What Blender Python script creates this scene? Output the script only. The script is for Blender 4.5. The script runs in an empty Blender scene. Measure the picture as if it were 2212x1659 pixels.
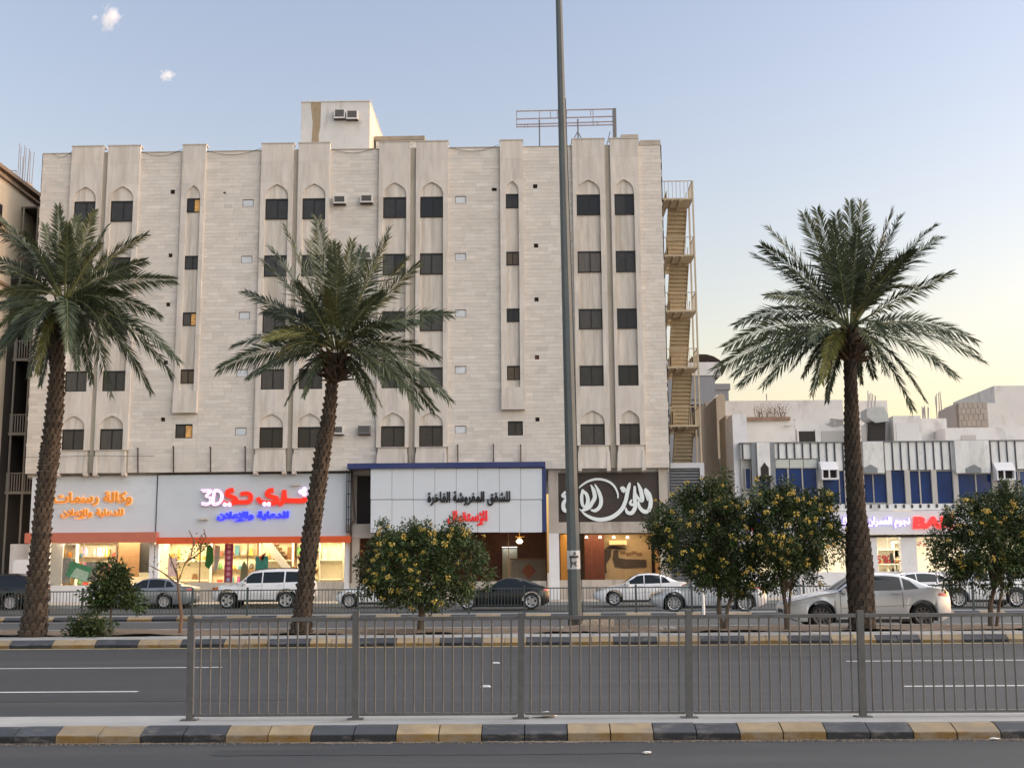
import bpy, bmesh, math, random
from mathutils import Vector, Matrix
random.seed(7)
S = bpy.context.scene
COL = S.collection
rad = math.radians
# ------------------------------------------------------------------ camera
F = 2550.0; PW, PH = 2212.0, 1659.0          # focal length and frame of the measured picture
PITCH, YAW, ROLL, CZ = rad(9.05), rad(1.1), 0.0078, 1.75
FW = Vector((-math.sin(YAW)*math.cos(PITCH), math.cos(YAW)*math.cos(PITCH), math.sin(PITCH)))
_r = Vector((math.cos(YAW), math.sin(YAW), 0)); _u = _r.cross(FW)
RT = _r*math.cos(ROLL) - _u*math.sin(ROLL); UP = _u*math.cos(ROLL) + _r*math.sin(ROLL)
CAM = Vector((0, 0, CZ))
cam = bpy.data.cameras.new('camera'); camo = bpy.data.objects.new('camera', cam); COL.objects.link(camo)
cam.sensor_width = 36; cam.lens = 36*F/PW; cam.clip_end = 5000; cam.clip_start = 0.1
camo.matrix_world = Matrix(((RT.x, UP.x, -FW.x, 0), (RT.y, UP.y, -FW.y, 0), (RT.z, UP.z, -FW.z, CZ), (0, 0, 0, 1)))
S.camera = camo
# ------------------------------------------------------------------ sky, sun, exposure
SUN_EL, SUN_AZ = rad(10.0), rad(84)          # low veiled sun to the right, azimuth measured from +Y towards +X
W = bpy.data.worlds.new('World'); S.world = W; W.use_nodes = True
nt = W.node_tree; nt.nodes.clear()
sky = nt.nodes.new('ShaderNodeTexSky'); sky.sky_type = 'NISHITA'; sky.sun_disc = False
sky.sun_elevation = SUN_EL; sky.sun_rotation = SUN_AZ; sky.air_density = 1.6; sky.dust_density = 2.0; sky.ozone_density = 1.0; sky.altitude = 0
bg = nt.nodes.new('ShaderNodeBackground'); bg.inputs[1].default_value = 0.125
wo = nt.nodes.new('ShaderNodeOutputWorld')
wb = nt.nodes.new('ShaderNodeVectorMath'); wb.operation = 'MULTIPLY'; wb.inputs[1].default_value = (1.0, .902, 1.115)   # white balance
nt.links.new(sky.outputs[0], wb.inputs[0]); nt.links.new(wb.outputs[0], bg.inputs[0]); nt.links.new(bg.outputs[0], wo.inputs[0])
sl = bpy.data.lights.new('sun', 'SUN'); sl.energy = 2.1; sl.angle = rad(150); sl.color = (1.0, 0.94, 0.87)
so = bpy.data.objects.new('sun', sl); COL.objects.link(so)
sd = Vector((math.sin(SUN_AZ)*math.cos(SUN_EL), math.cos(SUN_AZ)*math.cos(SUN_EL), math.sin(SUN_EL)))
so.rotation_euler = sd.to_track_quat('Z', 'Y').to_euler()
S.view_settings.view_transform = 'Standard'; S.view_settings.look = 'None'
S.view_settings.gamma = 1.0; S.view_settings.use_curve_mapping = False
S.view_settings.exposure = 1.45
S.cycles.use_denoising = True
S.cycles.max_bounces = 6; S.cycles.diffuse_bounces = 3; S.cycles.glossy_bounces = 3; S.cycles.transmission_bounces = 4
S.cycles.transparent_max_bounces = 12; S.cycles.sample_clamp_indirect = 6; S.cycles.volume_bounces = 4

# ------------------------------------------------------------------ pixel helpers (measured picture -> world)
def ray(px, py): return FW + RT*((px-PW/2)/F) - UP*((py-PH/2)/F)
def at(px, py, Y):
    d = ray(px, py); return CAM + d*(Y/d.y)
def gnd(px, py, z):
    d = ray(px, py); return CAM + d*((z-CZ)/d.z)
KD = PW/3627.0
def zz(ox, oy, s, x, y): return ((ox+x/s)*KD, (oy+y/s)*KD)

# ------------------------------------------------------------------ materials
MATS = {}
def mat(name, col=(.5,.5,.5), rough=.6, metal=0.0, noise=0.0, nscale=4.0, stretch=(1,1,1), bump=0.0, bscale=40.0,
        emit=None, estr=0.0, tone=False, col2=None, coat=0.0, trans=0.0, spec=.5, speck=0.0, dirt=None, alpha=1.0, coords='pos', ior=1.45):
    if name in MATS: return MATS[name]
    m = bpy.data.materials.new(name); m.use_nodes = True; t = m.node_tree; n = t.nodes; L = t.links
    b = n['Principled BSDF']; b.inputs['Roughness'].default_value = rough; b.inputs['Metallic'].default_value = metal
    b.inputs['Specular IOR Level'].default_value = spec; b.inputs['IOR'].default_value = ior
    b.inputs['Base Color'].default_value = (*col, 1)
    if coat: b.inputs['Coat Weight'].default_value = coat; b.inputs['Coat Roughness'].default_value = .05
    if trans: b.inputs['Transmission Weight'].default_value = trans
    if alpha < 1: b.inputs['Alpha'].default_value = alpha
    if emit: b.inputs['Emission Color'].default_value = (*emit, 1); b.inputs['Emission Strength'].default_value = estr
    if noise or tone or bump or speck or dirt or col2:
        if coords == 'pos': src = n.new('ShaderNodeNewGeometry').outputs['Position']
        else: src = n.new('ShaderNodeTexCoord').outputs['Object']
        mp = n.new('ShaderNodeMapping'); mp.inputs['Scale'].default_value = stretch; L.new(src, mp.inputs['Vector'])
        nz = n.new('ShaderNodeTexNoise'); nz.inputs['Scale'].default_value = nscale; nz.inputs['Detail'].default_value = 6; nz.inputs['Roughness'].default_value = .62
        L.new(mp.outputs[0], nz.inputs['Vector'])
        rm = n.new('ShaderNodeMapRange'); rm.inputs['From Min'].default_value = .28; rm.inputs['From Max'].default_value = .72
        L.new(nz.outputs['Fac'], rm.inputs['Value'])
        mx = n.new('ShaderNodeMix'); mx.data_type = 'RGBA'
        c2 = col2 or tuple(c*(1-noise) for c in col); c1 = col if col2 else tuple(min(1, c*(1+noise)) for c in col)
        mx.inputs['A'].default_value = (*c1, 1); mx.inputs['B'].default_value = (*c2, 1); L.new(rm.outputs[0], mx.inputs['Factor'])
        cur = mx.outputs['Result']
        if speck:
            sp = n.new('ShaderNodeTexNoise'); sp.inputs['Scale'].default_value = 90; sp.inputs['Detail'].default_value = 2; L.new(src, sp.inputs['Vector'])
            sr = n.new('ShaderNodeMapRange'); sr.inputs['From Min'].default_value = .3; sr.inputs['From Max'].default_value = .7
            sr.inputs['To Min'].default_value = 1-speck; sr.inputs['To Max'].default_value = 1+speck; L.new(sp.outputs['Fac'], sr.inputs['Value'])
            vm = n.new('ShaderNodeVectorMath'); vm.operation = 'SCALE'; L.new(cur, vm.inputs[0]); L.new(sr.outputs[0], vm.inputs['Scale']); cur = vm.outputs[0]
        if tone:
            at_ = n.new('ShaderNodeAttribute'); at_.attribute_name = 'tone'
            vm = n.new('ShaderNodeVectorMath'); vm.operation = 'MULTIPLY'; L.new(cur, vm.inputs[0]); L.new(at_.outputs['Color'], vm.inputs[1]); cur = vm.outputs[0]
        if dirt:                       # dirt = (colour, scale vector, threshold, amount): weathering patches
            m2 = n.new('ShaderNodeMapping'); m2.inputs['Scale'].default_value = dirt[1]; L.new(src, m2.inputs['Vector'])
            d2 = n.new('ShaderNodeTexNoise'); d2.inputs['Scale'].default_value = 1; d2.inputs['Detail'].default_value = 7; d2.inputs['Roughness'].default_value = .65; L.new(m2.outputs[0], d2.inputs['Vector'])
            r2 = n.new('ShaderNodeMapRange'); r2.inputs['From Min'].default_value = dirt[2]; r2.inputs['From Max'].default_value = dirt[2]+.16; r2.inputs['To Max'].default_value = dirt[3]; L.new(d2.outputs['Fac'], r2.inputs['Value'])
            x2 = n.new('ShaderNodeMix'); x2.data_type = 'RGBA'; L.new(r2.outputs[0], x2.inputs['Factor']); L.new(cur, x2.inputs['A']); x2.inputs['B'].default_value = (*dirt[0], 1); cur = x2.outputs['Result']
        L.new(cur, b.inputs['Base Color'])
        if bump:
            bz = n.new('ShaderNodeTexNoise'); bz.inputs['Scale'].default_value = bscale; bz.inputs['Detail'].default_value = 4; L.new(mp.outputs[0], bz.inputs['Vector'])
            bp = n.new('ShaderNodeBump'); bp.inputs['Strength'].default_value = bump; bp.inputs['Distance'].default_value = .02; L.new(bz.outputs['Fac'], bp.inputs['Height']); L.new(bp.outputs[0], b.inputs['Normal'])
    MATS[name] = m; return m

# ------------------------------------------------------------------ mesh builder
WL = {}
class MB:
    def __init__(s): s.v = []; s.f = []; s.t = []; s.tone = None
    def add(s, vs, fs, tone=None):
        o = len(s.v); s.v += [tuple(p) for p in vs]
        for f in fs: s.f.append([i+o for i in f]); s.t.append(tone if tone is not None else 1.0)
    def box(s, x0, x1, y0, y1, z0, z1, tone=None):
        if x0 > x1: x0, x1 = x1, x0
        if y0 > y1: y0, y1 = y1, y0
        if z0 > z1: z0, z1 = z1, z0
        s.add([(x0,y0,z0),(x1,y0,z0),(x1,y1,z0),(x0,y1,z0),(x0,y0,z1),(x1,y0,z1),(x1,y1,z1),(x0,y1,z1)],
              [(3,2,1,0),(4,5,6,7),(0,1,5,4),(1,2,6,5),(2,3,7,6),(3,0,4,7)], tone); return s
    def xz(s, pts, y0, y1, tone=None):           # polygon in x-z extruded along y
        n = len(pts); a = 0
        for i in range(n): a += pts[i][0]*pts[(i+1)%n][1]-pts[(i+1)%n][0]*pts[i][1]
        if a < 0: pts = pts[::-1]
        s.add([(x,y0,z) for x,z in pts]+[(x,y1,z) for x,z in pts],
              [list(range(n)), list(range(2*n-1,n-1,-1))]+[(i+n,(i+1)%n+n,(i+1)%n,i) for i in range(n)], tone); return s
    def yz(s, pts, x0, x1, tone=None):           # polygon in y-z extruded along x
        n = len(pts); a = 0
        for i in range(n): a += pts[i][0]*pts[(i+1)%n][1]-pts[(i+1)%n][0]*pts[i][1]
        if a < 0: pts = pts[::-1]
        s.add([(x1,y,z) for y,z in pts]+[(x0,y,z) for y,z in pts],
              [list(range(n)), list(range(2*n-1,n-1,-1))]+[(i+n,(i+1)%n+n,(i+1)%n,i) for i in range(n)], tone); return s
    def tube(s, pts, r, n=8, tone=None, cap=True):
        pts = [Vector(p) for p in pts]; rs = r if isinstance(r, (list, tuple)) else [r]*len(pts); rings = []
        for i, p in enumerate(pts):
            d = (pts[min(i+1,len(pts)-1)]-pts[max(i-1,0)]).normalized()
            a = d.cross(Vector((0,0,1)) if abs(d.z) < .9 else Vector((1,0,0))).normalized(); b = d.cross(a)
            rings.append([p+(a*math.cos(2*math.pi*k/n+math.pi/n)+b*math.sin(2*math.pi*k/n+math.pi/n))*rs[i] for k in range(n)])
        vs = [q for g in rings for q in g]; fs = []
        for i in range(len(pts)-1):
            for k in range(n): fs.append((i*n+k, i*n+(k+1)%n, (i+1)*n+(k+1)%n, (i+1)*n+k))
        if cap: fs.append(list(range(n-1,-1,-1))); fs.append([(len(pts)-1)*n+k for k in range(n)])
        s.add(vs, fs, tone); return s
    def bar(s, a, b, w, h=None): # straight square bar between two points
        a, b = Vector(a), Vector(b); d = (b-a).normalized(); h = h or w
        u = d.cross(Vector((0,0,1)) if abs(d.z) < .95 else Vector((0,1,0))).normalized(); v = d.cross(u)
        c = [(-1,-1),(1,-1),(1,1),(-1,1)]
        s.add([p+u*(i*w/2)+v*(j*h/2) for p in (a,b) for i,j in c], [(3,2,1,0),(4,5,6,7),(0,1,5,4),(1,2,6,5),(2,3,7,6),(3,0,4,7)]); return s
    def quad(s, a, b, c, d, tone=None): s.add([a,b,c,d], [(0,1,2,3)], tone); return s
    def mesh(s, name, off=Vector((0,0,0)), smooth=0, tone=False):
        me = bpy.data.meshes.new(name); me.from_pydata([(p[0]-off.x, p[1]-off.y, p[2]-off.z) for p in s.v], [], s.f)
        if tone:
            ca = me.color_attributes.new('tone', 'FLOAT_COLOR', 'CORNER'); buf = []
            for f, t in zip(s.f, s.t):
                c = t if isinstance(t, tuple) else (t,t,t)
                buf += [c[0],c[1],c[2],1.0]*len(f)
            ca.data.foreach_set('color', buf)
        me.validate()
        if smooth:
            me.polygons.foreach_set('use_smooth', [True]*len(me.polygons))
            me.set_sharp_from_angle(angle=rad(smooth))
        return me
    def build(s, name, m, parent=None, smooth=0, tone=False, **kw):
        off = WL.get(parent.name, Vector((0,0,0))) if parent else Vector((0,0,0))
        return link(name, s.mesh(name, off, smooth, tone), m, parent, **kw)
def link(name, me, m, parent=None, loc=None, rot=None, **kw):
    if m is not None and not me.materials: me.materials.append(m)
    o = bpy.data.objects.new(name, me); COL.objects.link(o)
    if parent: o.parent = parent; WL[o.name] = WL.get(parent.name, Vector((0,0,0)))
    else: WL[o.name] = Vector((0,0,0))
    if loc is not None: o.location = Vector(loc) - (WL[o.name] if parent else Vector((0,0,0)))
    if rot: o.rotation_euler = rot
    for k, v in kw.items(): o[k] = v
    return o
def thing(name, label, cat, loc=(0,0,0), group=None, kind=None):
    o = bpy.data.objects.new(name, None); o.empty_display_size = .2; COL.objects.link(o); o.location = loc; WL[o.name] = Vector(loc)
    if label: o['label'] = label; o['category'] = cat
    if group: o['group'] = group
    if kind: o['kind'] = kind
    return o
def tag(o, label, cat, group=None):
    o['label'] = label; o['category'] = cat
    if group: o['group'] = group
    return o
def bx(*a): return MB().box(*a)
def copy_tree(o, parent=None):
    c = o.copy(); COL.objects.link(c); c.parent = parent
    for ch in list(o.children): copy_tree(ch, c)
    return c
def rect_sub(rects, hole):
    out = []; hx0, hx1, hz0, hz1 = hole
    for (x0,x1,z0,z1) in rects:
        if hx1 <= x0 or hx0 >= x1 or hz1 <= z0 or hz0 >= z1: out.append((x0,x1,z0,z1)); continue
        if hz0 > z0: out.append((x0,x1,z0,hz0))
        if hz1 < z1: out.append((x0,x1,hz1,z1))
        a, b = max(z0,hz0), min(z1,hz1)
        if hx0 > x0: out.append((x0,hx0,a,b))
        if hx1 < x1: out.append((hx1,x1,a,b))
    return out

# ------------------------------------------------------------------ lettering (Arabic joined forms, right to left)
ST = dict(zip('اإآبةتثجحخدرزسشعغفقكلمنهوي', (0xFE8D,0xFE87,0xFE81,0xFE8F,0xFE93,0xFE95,0xFE99,0xFE9D,0xFEA1,0xFEA5,0xFEA9,0xFEAD,0xFEAF,0xFEB1,0xFEB5,0xFEC9,0xFECD,0xFED1,0xFED5,0xFED9,0xFEDD,0xFEE1,0xFEE5,0xFEE9,0xFEED,0xFEF1)))
RJ = 'اإآةدرزو'; LA = {'ا':0xFEFB,'إ':0xFEF9,'آ':0xFEF5}
def shape_ar(t):
    out = []; i = 0; prev = False
    while i < len(t):
        c = t[i]
        if c == 'ل' and i+1 < len(t) and t[i+1] in LA:
            out.append(chr(LA[t[i+1]]+(1 if prev else 0))); prev = False; i += 2; continue
        if c not in ST: out.append(c); prev = False; i += 1; continue
        can = c not in RJ and i+1 < len(t) and t[i+1] in ST
        out.append(chr(ST[c]+(3 if prev and can else 2 if can else 1 if prev else 0))); prev = c not in RJ; i += 1
    return ''.join(reversed(out))
def text_mesh(body, bold=0.0, extrude=.05):
    """every glyph extruded on its own, neighbours 4 mm apart in depth; returns verts, faces in x-z, front towards -y"""
    c = bpy.data.curves.new('lettering', 'FONT'); o = bpy.data.objects.new('lettering', c); COL.objects.link(o)
    vs, fs = [], []; x = 0.0
    c.offset = bold; c.extrude = extrude; c.resolution_u = 3
    def width(s):
        c.body = s; bpy.context.view_layer.update(); return o.dimensions.x
    for i, ch in enumerate(body):
        if ch == ' ': x += .28; continue
        # advance = distance between two copies of the glyph
        c.body = ch+ch; bpy.context.view_layer.update(); me = o.to_mesh(); xs = [v.co.x for v in me.vertices]; w2 = max(xs)-min(xs); o.to_mesh_clear()
        c.body = ch; bpy.context.view_layer.update(); me = o.to_mesh(); xs = [v.co.x for v in me.vertices]; w1 = max(xs)-min(xs)
        off = len(vs); dz = .004*(i % 2)
        vs += [(v.co.x+x, -v.co.z-dz, v.co.y) for v in me.vertices]; fs += [[k+off for k in p.vertices] for p in me.polygons]
        o.to_mesh_clear(); x += w2-w1
    bpy.data.objects.remove(o); bpy.data.curves.remove(c)
    return vs, fs
def lettering(name, body, x0, x1, z0, z1, y, m, parent, bold=.02, depth=.06, arabic=True, slant=0.0, **kw):
    """fit text in the rectangle x0..x1, z0..z1 on the plane y (front face at y-depth)"""
    vs, fs = text_mesh(shape_ar(body) if arabic else body, bold)
    ax, bx_ = min(v[0] for v in vs), max(v[0] for v in vs); az, bz = min(v[2] for v in vs), max(v[2] for v in vs)
    ay, by = min(v[1] for v in vs), max(v[1] for v in vs)
    mb = MB(); sx, sz = (x1-x0)/(bx_-ax), (z1-z0)/(bz-az)
    mb.add([(x0+(p[0]-ax)*sx+slant*(p[2]-az)*sz, y-depth+(p[1]-ay)/(by-ay)*depth, z0+(p[2]-az)*sz) for p in vs], fs)
    return mb.build(name, m, parent, **kw)
def stroke(mb, pts, ws, y0, y1, n=10):
    """a brush stroke (Catmull-Rom through x,z points, width per point) as a slab between y0 and y1"""
    P = [Vector((p[0], p[1])) for p in pts]; out = []; wl = []
    for i in range(len(P)-1):
        a, b, c, d = P[max(i-1,0)], P[i], P[i+1], P[min(i+2,len(P)-1)]
        for k in range(n if i < len(P)-2 else n+1):
            t = k/n; t2, t3 = t*t, t*t*t
            out.append(.5*((2*b)+(c-a)*t+(2*a-5*b+4*c-d)*t2+(3*b-a-3*c+d)*t3)); wl.append(ws[i]*(1-t)+ws[i+1]*t)
    L_, R_ = [], []
    for i, p in enumerate(out):
        d = out[min(i+1,len(out)-1)]-out[max(i-1,0)]; d = d.normalized() if d.length > 1e-6 else Vector((1,0)); nrm = Vector((-d.y, d.x))
        L_.append(p+nrm*wl[i]/2); R_.append(p-nrm*wl[i]/2)
    N = len(out); vs = [(p.x,y0,p.y) for p in L_]+[(p.x,y0,p.y) for p in R_]+[(p.x,y1,p.y) for p in L_]+[(p.x,y1,p.y) for p in R_]; fs = []
    for i in range(N-1):
        fs += [(i,i+1,N+i+1,N+i), (2*N+i,3*N+i,3*N+i+1,2*N+i+1), (i,2*N+i,2*N+i+1,i+1), (N+i,N+i+1,3*N+i+1,3*N+i)]
    fs += [(0,N,3*N,2*N), (N-1,3*N-1,4*N-1,2*N-1)]
    mb.add(vs, fs)
# ------------------------------------------------------------------ ground, roads, medians, kerbs
asph = mat('asphalt', (.031,.036,.040), .85, noise=.16, nscale=1.0, stretch=(.12,1.3,1), speck=.30, bump=.25, bscale=160, dirt=((.070,.068,.063),(.10,.55,1),.52,.5))
asph2 = mat('asphalt_service', (.054,.060,.064), .85, noise=.14, nscale=.5, speck=.25, bump=.25, bscale=160, dirt=((.13,.12,.105),(.2,.9,1),.55,.4))
conc = mat('concrete', (.32,.325,.31), .85, noise=.14, nscale=1.6, speck=.12, bump=.3, bscale=60, dirt=((.20,.18,.15),(.9,1.6,1),.56,.7))
soil = mat('soil', (.17,.125,.085), .95, noise=.3, nscale=3, speck=.35, bump=.8, bscale=30)
pave = mat('paving', (.40,.36,.31), .8, noise=.12, nscale=1.2, speck=.1, bump=.2, bscale=50, dirt=((.25,.22,.18),(.7,.9,1),.55,.5))
white_line = mat('white_paint', (.58,.58,.56), .7, noise=.12, nscale=5, dirt=((.1,.1,.1),(3,6,3),.6,.8))
yellow_line = mat('yellow_paint', (.58,.46,.20), .7, noise=.15, nscale=5, dirt=((.1,.1,.1),(3,6,3),.58,.8))
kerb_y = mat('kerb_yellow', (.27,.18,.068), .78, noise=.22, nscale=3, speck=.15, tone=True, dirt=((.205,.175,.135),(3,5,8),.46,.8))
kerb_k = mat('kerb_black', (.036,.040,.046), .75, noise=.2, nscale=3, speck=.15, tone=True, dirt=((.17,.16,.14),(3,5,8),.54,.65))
def sheet(name, x0, x1, y0, y1, z, m, n=1):
    mb = MB(); mb.quad((x0,y0,z),(x1,y0,z),(x1,y1,z),(x0,y1,z)); return mb.build(name, m, None, kind='structure')
sheet('ground', -1500, 1500, -200, 2500, -.03, mat('earth', (.26,.21,.16), .95, noise=.2, nscale=.2, speck=.2))
sheet('near_road', -80, 80, -60, 12.95, 0.0, asph)
sheet('main_road', -80, 80, 13.9, 29.2, 0.004, asph)
Y1F, Y1B = 12.80, 13.98
def kerb_run(name, yf, z0, zt, x0, x1, bl, colours, jig=0, flip=1, slope=.17):
    """kerb: a core with one child per painted kerb stone"""
    yb = yf+flip*.30
    core = bx(x0, x1, min(yf+flip*.19,yb-.01), max(yf+flip*.19,yb-.01), z0-.1, zt-.05).build(name, conc, None, kind='structure')
    meshes = []
    for v in range(3):
        for c in (0, 1):
            g = .006; mb = MB()
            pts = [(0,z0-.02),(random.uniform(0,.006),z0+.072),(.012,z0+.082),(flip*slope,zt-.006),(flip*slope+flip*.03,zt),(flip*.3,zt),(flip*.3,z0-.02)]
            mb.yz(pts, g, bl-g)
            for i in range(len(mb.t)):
                k_ = 1+.12*(v-1); mb.t[i] = (k_*.66,k_*.60,k_*.45) if i in (6,7) and c == 0 else (k_*.5,)*3 if i in (6,7) else (k_*1.05,k_*1.22,k_*1.9) if c == 0 else (k_*1.35,)*3   # fronts darkened as painted shade; tops paler with worn, dusty paint
            # wear and painted shade together: lighter top face, darker front
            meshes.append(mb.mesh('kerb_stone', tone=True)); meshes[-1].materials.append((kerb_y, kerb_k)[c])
    k = 0; x = x0
    while x < x1-bl*.5:
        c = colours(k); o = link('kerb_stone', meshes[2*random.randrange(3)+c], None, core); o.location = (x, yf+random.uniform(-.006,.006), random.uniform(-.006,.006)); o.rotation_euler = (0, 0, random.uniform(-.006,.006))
        x += bl; k += 1
    return core
# near median: colour changes measured along the near kerb (pixel columns of colour borders)
kx = gnd(75, 1600, .1).x
bl1 = (gnd(1997,1585,.1).x-kx)/20.0
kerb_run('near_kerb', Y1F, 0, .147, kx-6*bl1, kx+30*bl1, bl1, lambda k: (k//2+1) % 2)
bx(-30, 30, Y1F+.28, Y1B, -.05, .144).build('median_slab', conc, None, kind='structure')
# far median
Y2 = 29.15
kx2 = gnd(69, 1398, .1).x; bl2 = (gnd(2119,1384,.1).x-kx2)/42.0
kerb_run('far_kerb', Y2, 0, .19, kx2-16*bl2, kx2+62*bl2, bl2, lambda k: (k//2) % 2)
sheet('edge_line', -80, 80, Y2-.42, Y2-.27, .009, yellow_line)
sb = MB(); x = -34.0; random.seed(3)
sb2 = bx(-34, 34, Y2+.3, Y2+1.75, -.05, .16).build('median_walk', conc, None, kind='structure')
while x < 34:                     # paving flags along the median walk
    w = .6
    for r in range(3):
        y = Y2+.31+r*.48; link('paving_flag', bx(x+.006, x+w-.006, y+.006, y+.474, .15, .192+random.uniform(-.006,.004)).mesh('paving_flag'), conc, sb2)
    x += w
# soil bed with an uneven surface
mb = MB(); nx, ny = 170, 12; g = []
for j in range(ny+1):
    for i in range(nx+1):
        X = -34+68*i/nx; Y = Y2+1.75+j*2.65/ny
        g.append((X, Y, .215+.02*math.sin(X*1.7+Y)+random.uniform(-.02,.035)+(.10*math.exp(-((X-1.6)**2)/1.2) if 2<j<9 else 0)))
mb.add(g, [(j*(nx+1)+i, j*(nx+1)+i+1, (j+1)*(nx+1)+i+1, (j+1)*(nx+1)+i) for j in range(ny) for i in range(nx)])
mb.build('soil_bed', soil, None, smooth=60, kind='structure')
Y3 = Y2+4.4
bx(-34, 34, Y3, Y3+.25, -.05, .24).build('median_back_kerb', conc, None, kind='structure')
sheet('second_road', -80, 80, Y3+.2, 43.6, .10, asph2)
# third median carrying the green fence
Y4 = 43.1
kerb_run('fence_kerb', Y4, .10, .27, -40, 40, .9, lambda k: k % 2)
bx(-40, 40, Y4+.28, Y4+1.15, 0, .265).build('fence_median', conc, None, kind='structure')
sheet('service_road', -80, 80, 44.2, 60.2, .14, asph2)
bx(-80, 80, 59.2, 59.5, 0, .30).build('shop_kerb', conc, None, kind='structure')
sheet('shop_pavement', -80, 80, 59.4, 100, .295, pave)
# lane markings of the main road: short broken lines
def dash(px0, px1, py0, py1):
    a = gnd(px0, py0, 0); b = gnd(px1, py1, 0); y = (a.y+b.y)/2
    sheet('lane_marking', a.x, b.x, y-.065, y+.065, .009, white_line)
dash(-260, 482, 1447, 1441); dash(-360, 297, 1498, 1494.5); dash(1826, 2500, 1428, 1425); dash(1950, 2600, 1482, 1480)
sheet('service_line', -80, 80, 42.2, 42.32, .106, white_line)
sheet('median_line', -80, 80, Y3+.75, Y3+.9, .106, white_line)
# reflective studs and litter
stud = MB(); stud.xz([(-.08,0),(-.05,.02),(.05,.02),(.08,0)], -.05, .05)
sm = stud.mesh('road_stud')
for i, (px, py) in enumerate(((1071,1432),(1049,1483))):
    tag(link('road_stud', sm, mat('stud', (.75,.78,.82), .4), None, loc=gnd(px,py,.005)), ('white road stud in the carriageway, the farther of two','white road stud in the carriageway, the nearer of two')[i], 'road stud')
random.seed(11)
for i, (px, py, z, s, lab) in enumerate(((1735,1585-6,0,.05,'crumpled white paper scrap in the gutter below the yellow kerb'),(1397,1626,.0,.03,'small white litter scrap lying on the near asphalt'),(1178,1546,.147,.09,'white stone lump on the median slab by the fence'),(2148,1596,0,.03,'tiny white scrap at the kerb on the far right'))):
    p = gnd(px, py, z+.01); bm = bmesh.new(); bmesh.ops.create_icosphere(bm, subdivisions=2, radius=s)
    for v in bm.verts: v.co = Vector((v.co.x*1.6, v.co.y*.8, v.co.z*.35))*(1+random.uniform(-.25,.25))
    me = bpy.data.meshes.new('litter'); bm.to_mesh(me); bm.free()
    tag(link('litter', me, mat('paper', (.75,.74,.72), .8), None, loc=(p.x,p.y,p.z+s*.2)), lab, 'litter')
# dust and grit gathered in the gutter along the near kerb
mb = MB(); random.seed(5)
for i in range(2200):
    x = random.uniform(-7,7); y = Y1F-abs(random.gauss(0,.07)); r = random.uniform(.004,.013)
    mb.add([(x-r,y,.001),(x+r,y-r*.6,.001),(x+r*.3,y+r,.001),(x,y,.001+r*1.1)], [(0,1,3),(1,2,3),(2,0,3)])
mb.build('gutter_grit', mat('grit', (.30,.24,.18), .95), None, kind='stuff')

dm_ = mat('gutter_dust', (.20,.165,.125), .95, noise=.25, nscale=9, speck=.3)
def dust_ribbon(name, y, z, x0, x1, sgn, wmax, seed):
    rnd = random.Random(seed); mb = MB(); vs = []; n = int((x1-x0)/.05)
    for i in range(n+1):
        x = x0+(x1-x0)*i/n; w = wmax*(.25+.75*abs(math.sin(x*1.3+seed)*math.sin(x*.37+2)))*rnd.uniform(.55,1.1); vs += [(x,y,z),(x,y+sgn*w,z)]
    mb.add(vs, [(2*i,2*i+1,2*i+3,2*i+2) if sgn > 0 else (2*i,2*i+2,2*i+3,2*i+1) for i in range(n)]); return mb.build(name, dm_, None, kind='stuff')
dust_ribbon('gutter_dust', Y1F+.01, .004, -9, 9, -1, .16, 1); dust_ribbon('gutter_dust', Y1B-.005, .008, -12, 12, 1, .14, 2)
# dark repair strips and oil drips in the carriageways
rp = mat('asphalt_repair', (.026,.030,.034), .8, noise=.15, nscale=2, speck=.25)
for i, (x0_, x1_, y_, w_, z_, lab) in enumerate(((-9.5,-3.4,16.9,.55,.0075,''),(1.5,9.0,24.6,.7,.0075,''),(-3.2,1.0,11.9,.35,.0035,''))):
    rnd = random.Random(i+50); n = 24; lo = [(x0_+(x1_-x0_)*k/n, y_+rnd.uniform(-.03,.03)) for k in range(n+1)]; hi = [(x0_+(x1_-x0_)*k/n, y_+w_+rnd.uniform(-.03,.03)) for k in range(n+1)]
    m_ = MB(); m_.add([(x,y,z_) for x,y in lo]+[(x,y,z_) for x,y in hi], [(k,k+1,n+2+k,n+1+k) for k in range(n)]); m_.build('road_repair', rp, None, kind='structure')
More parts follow.
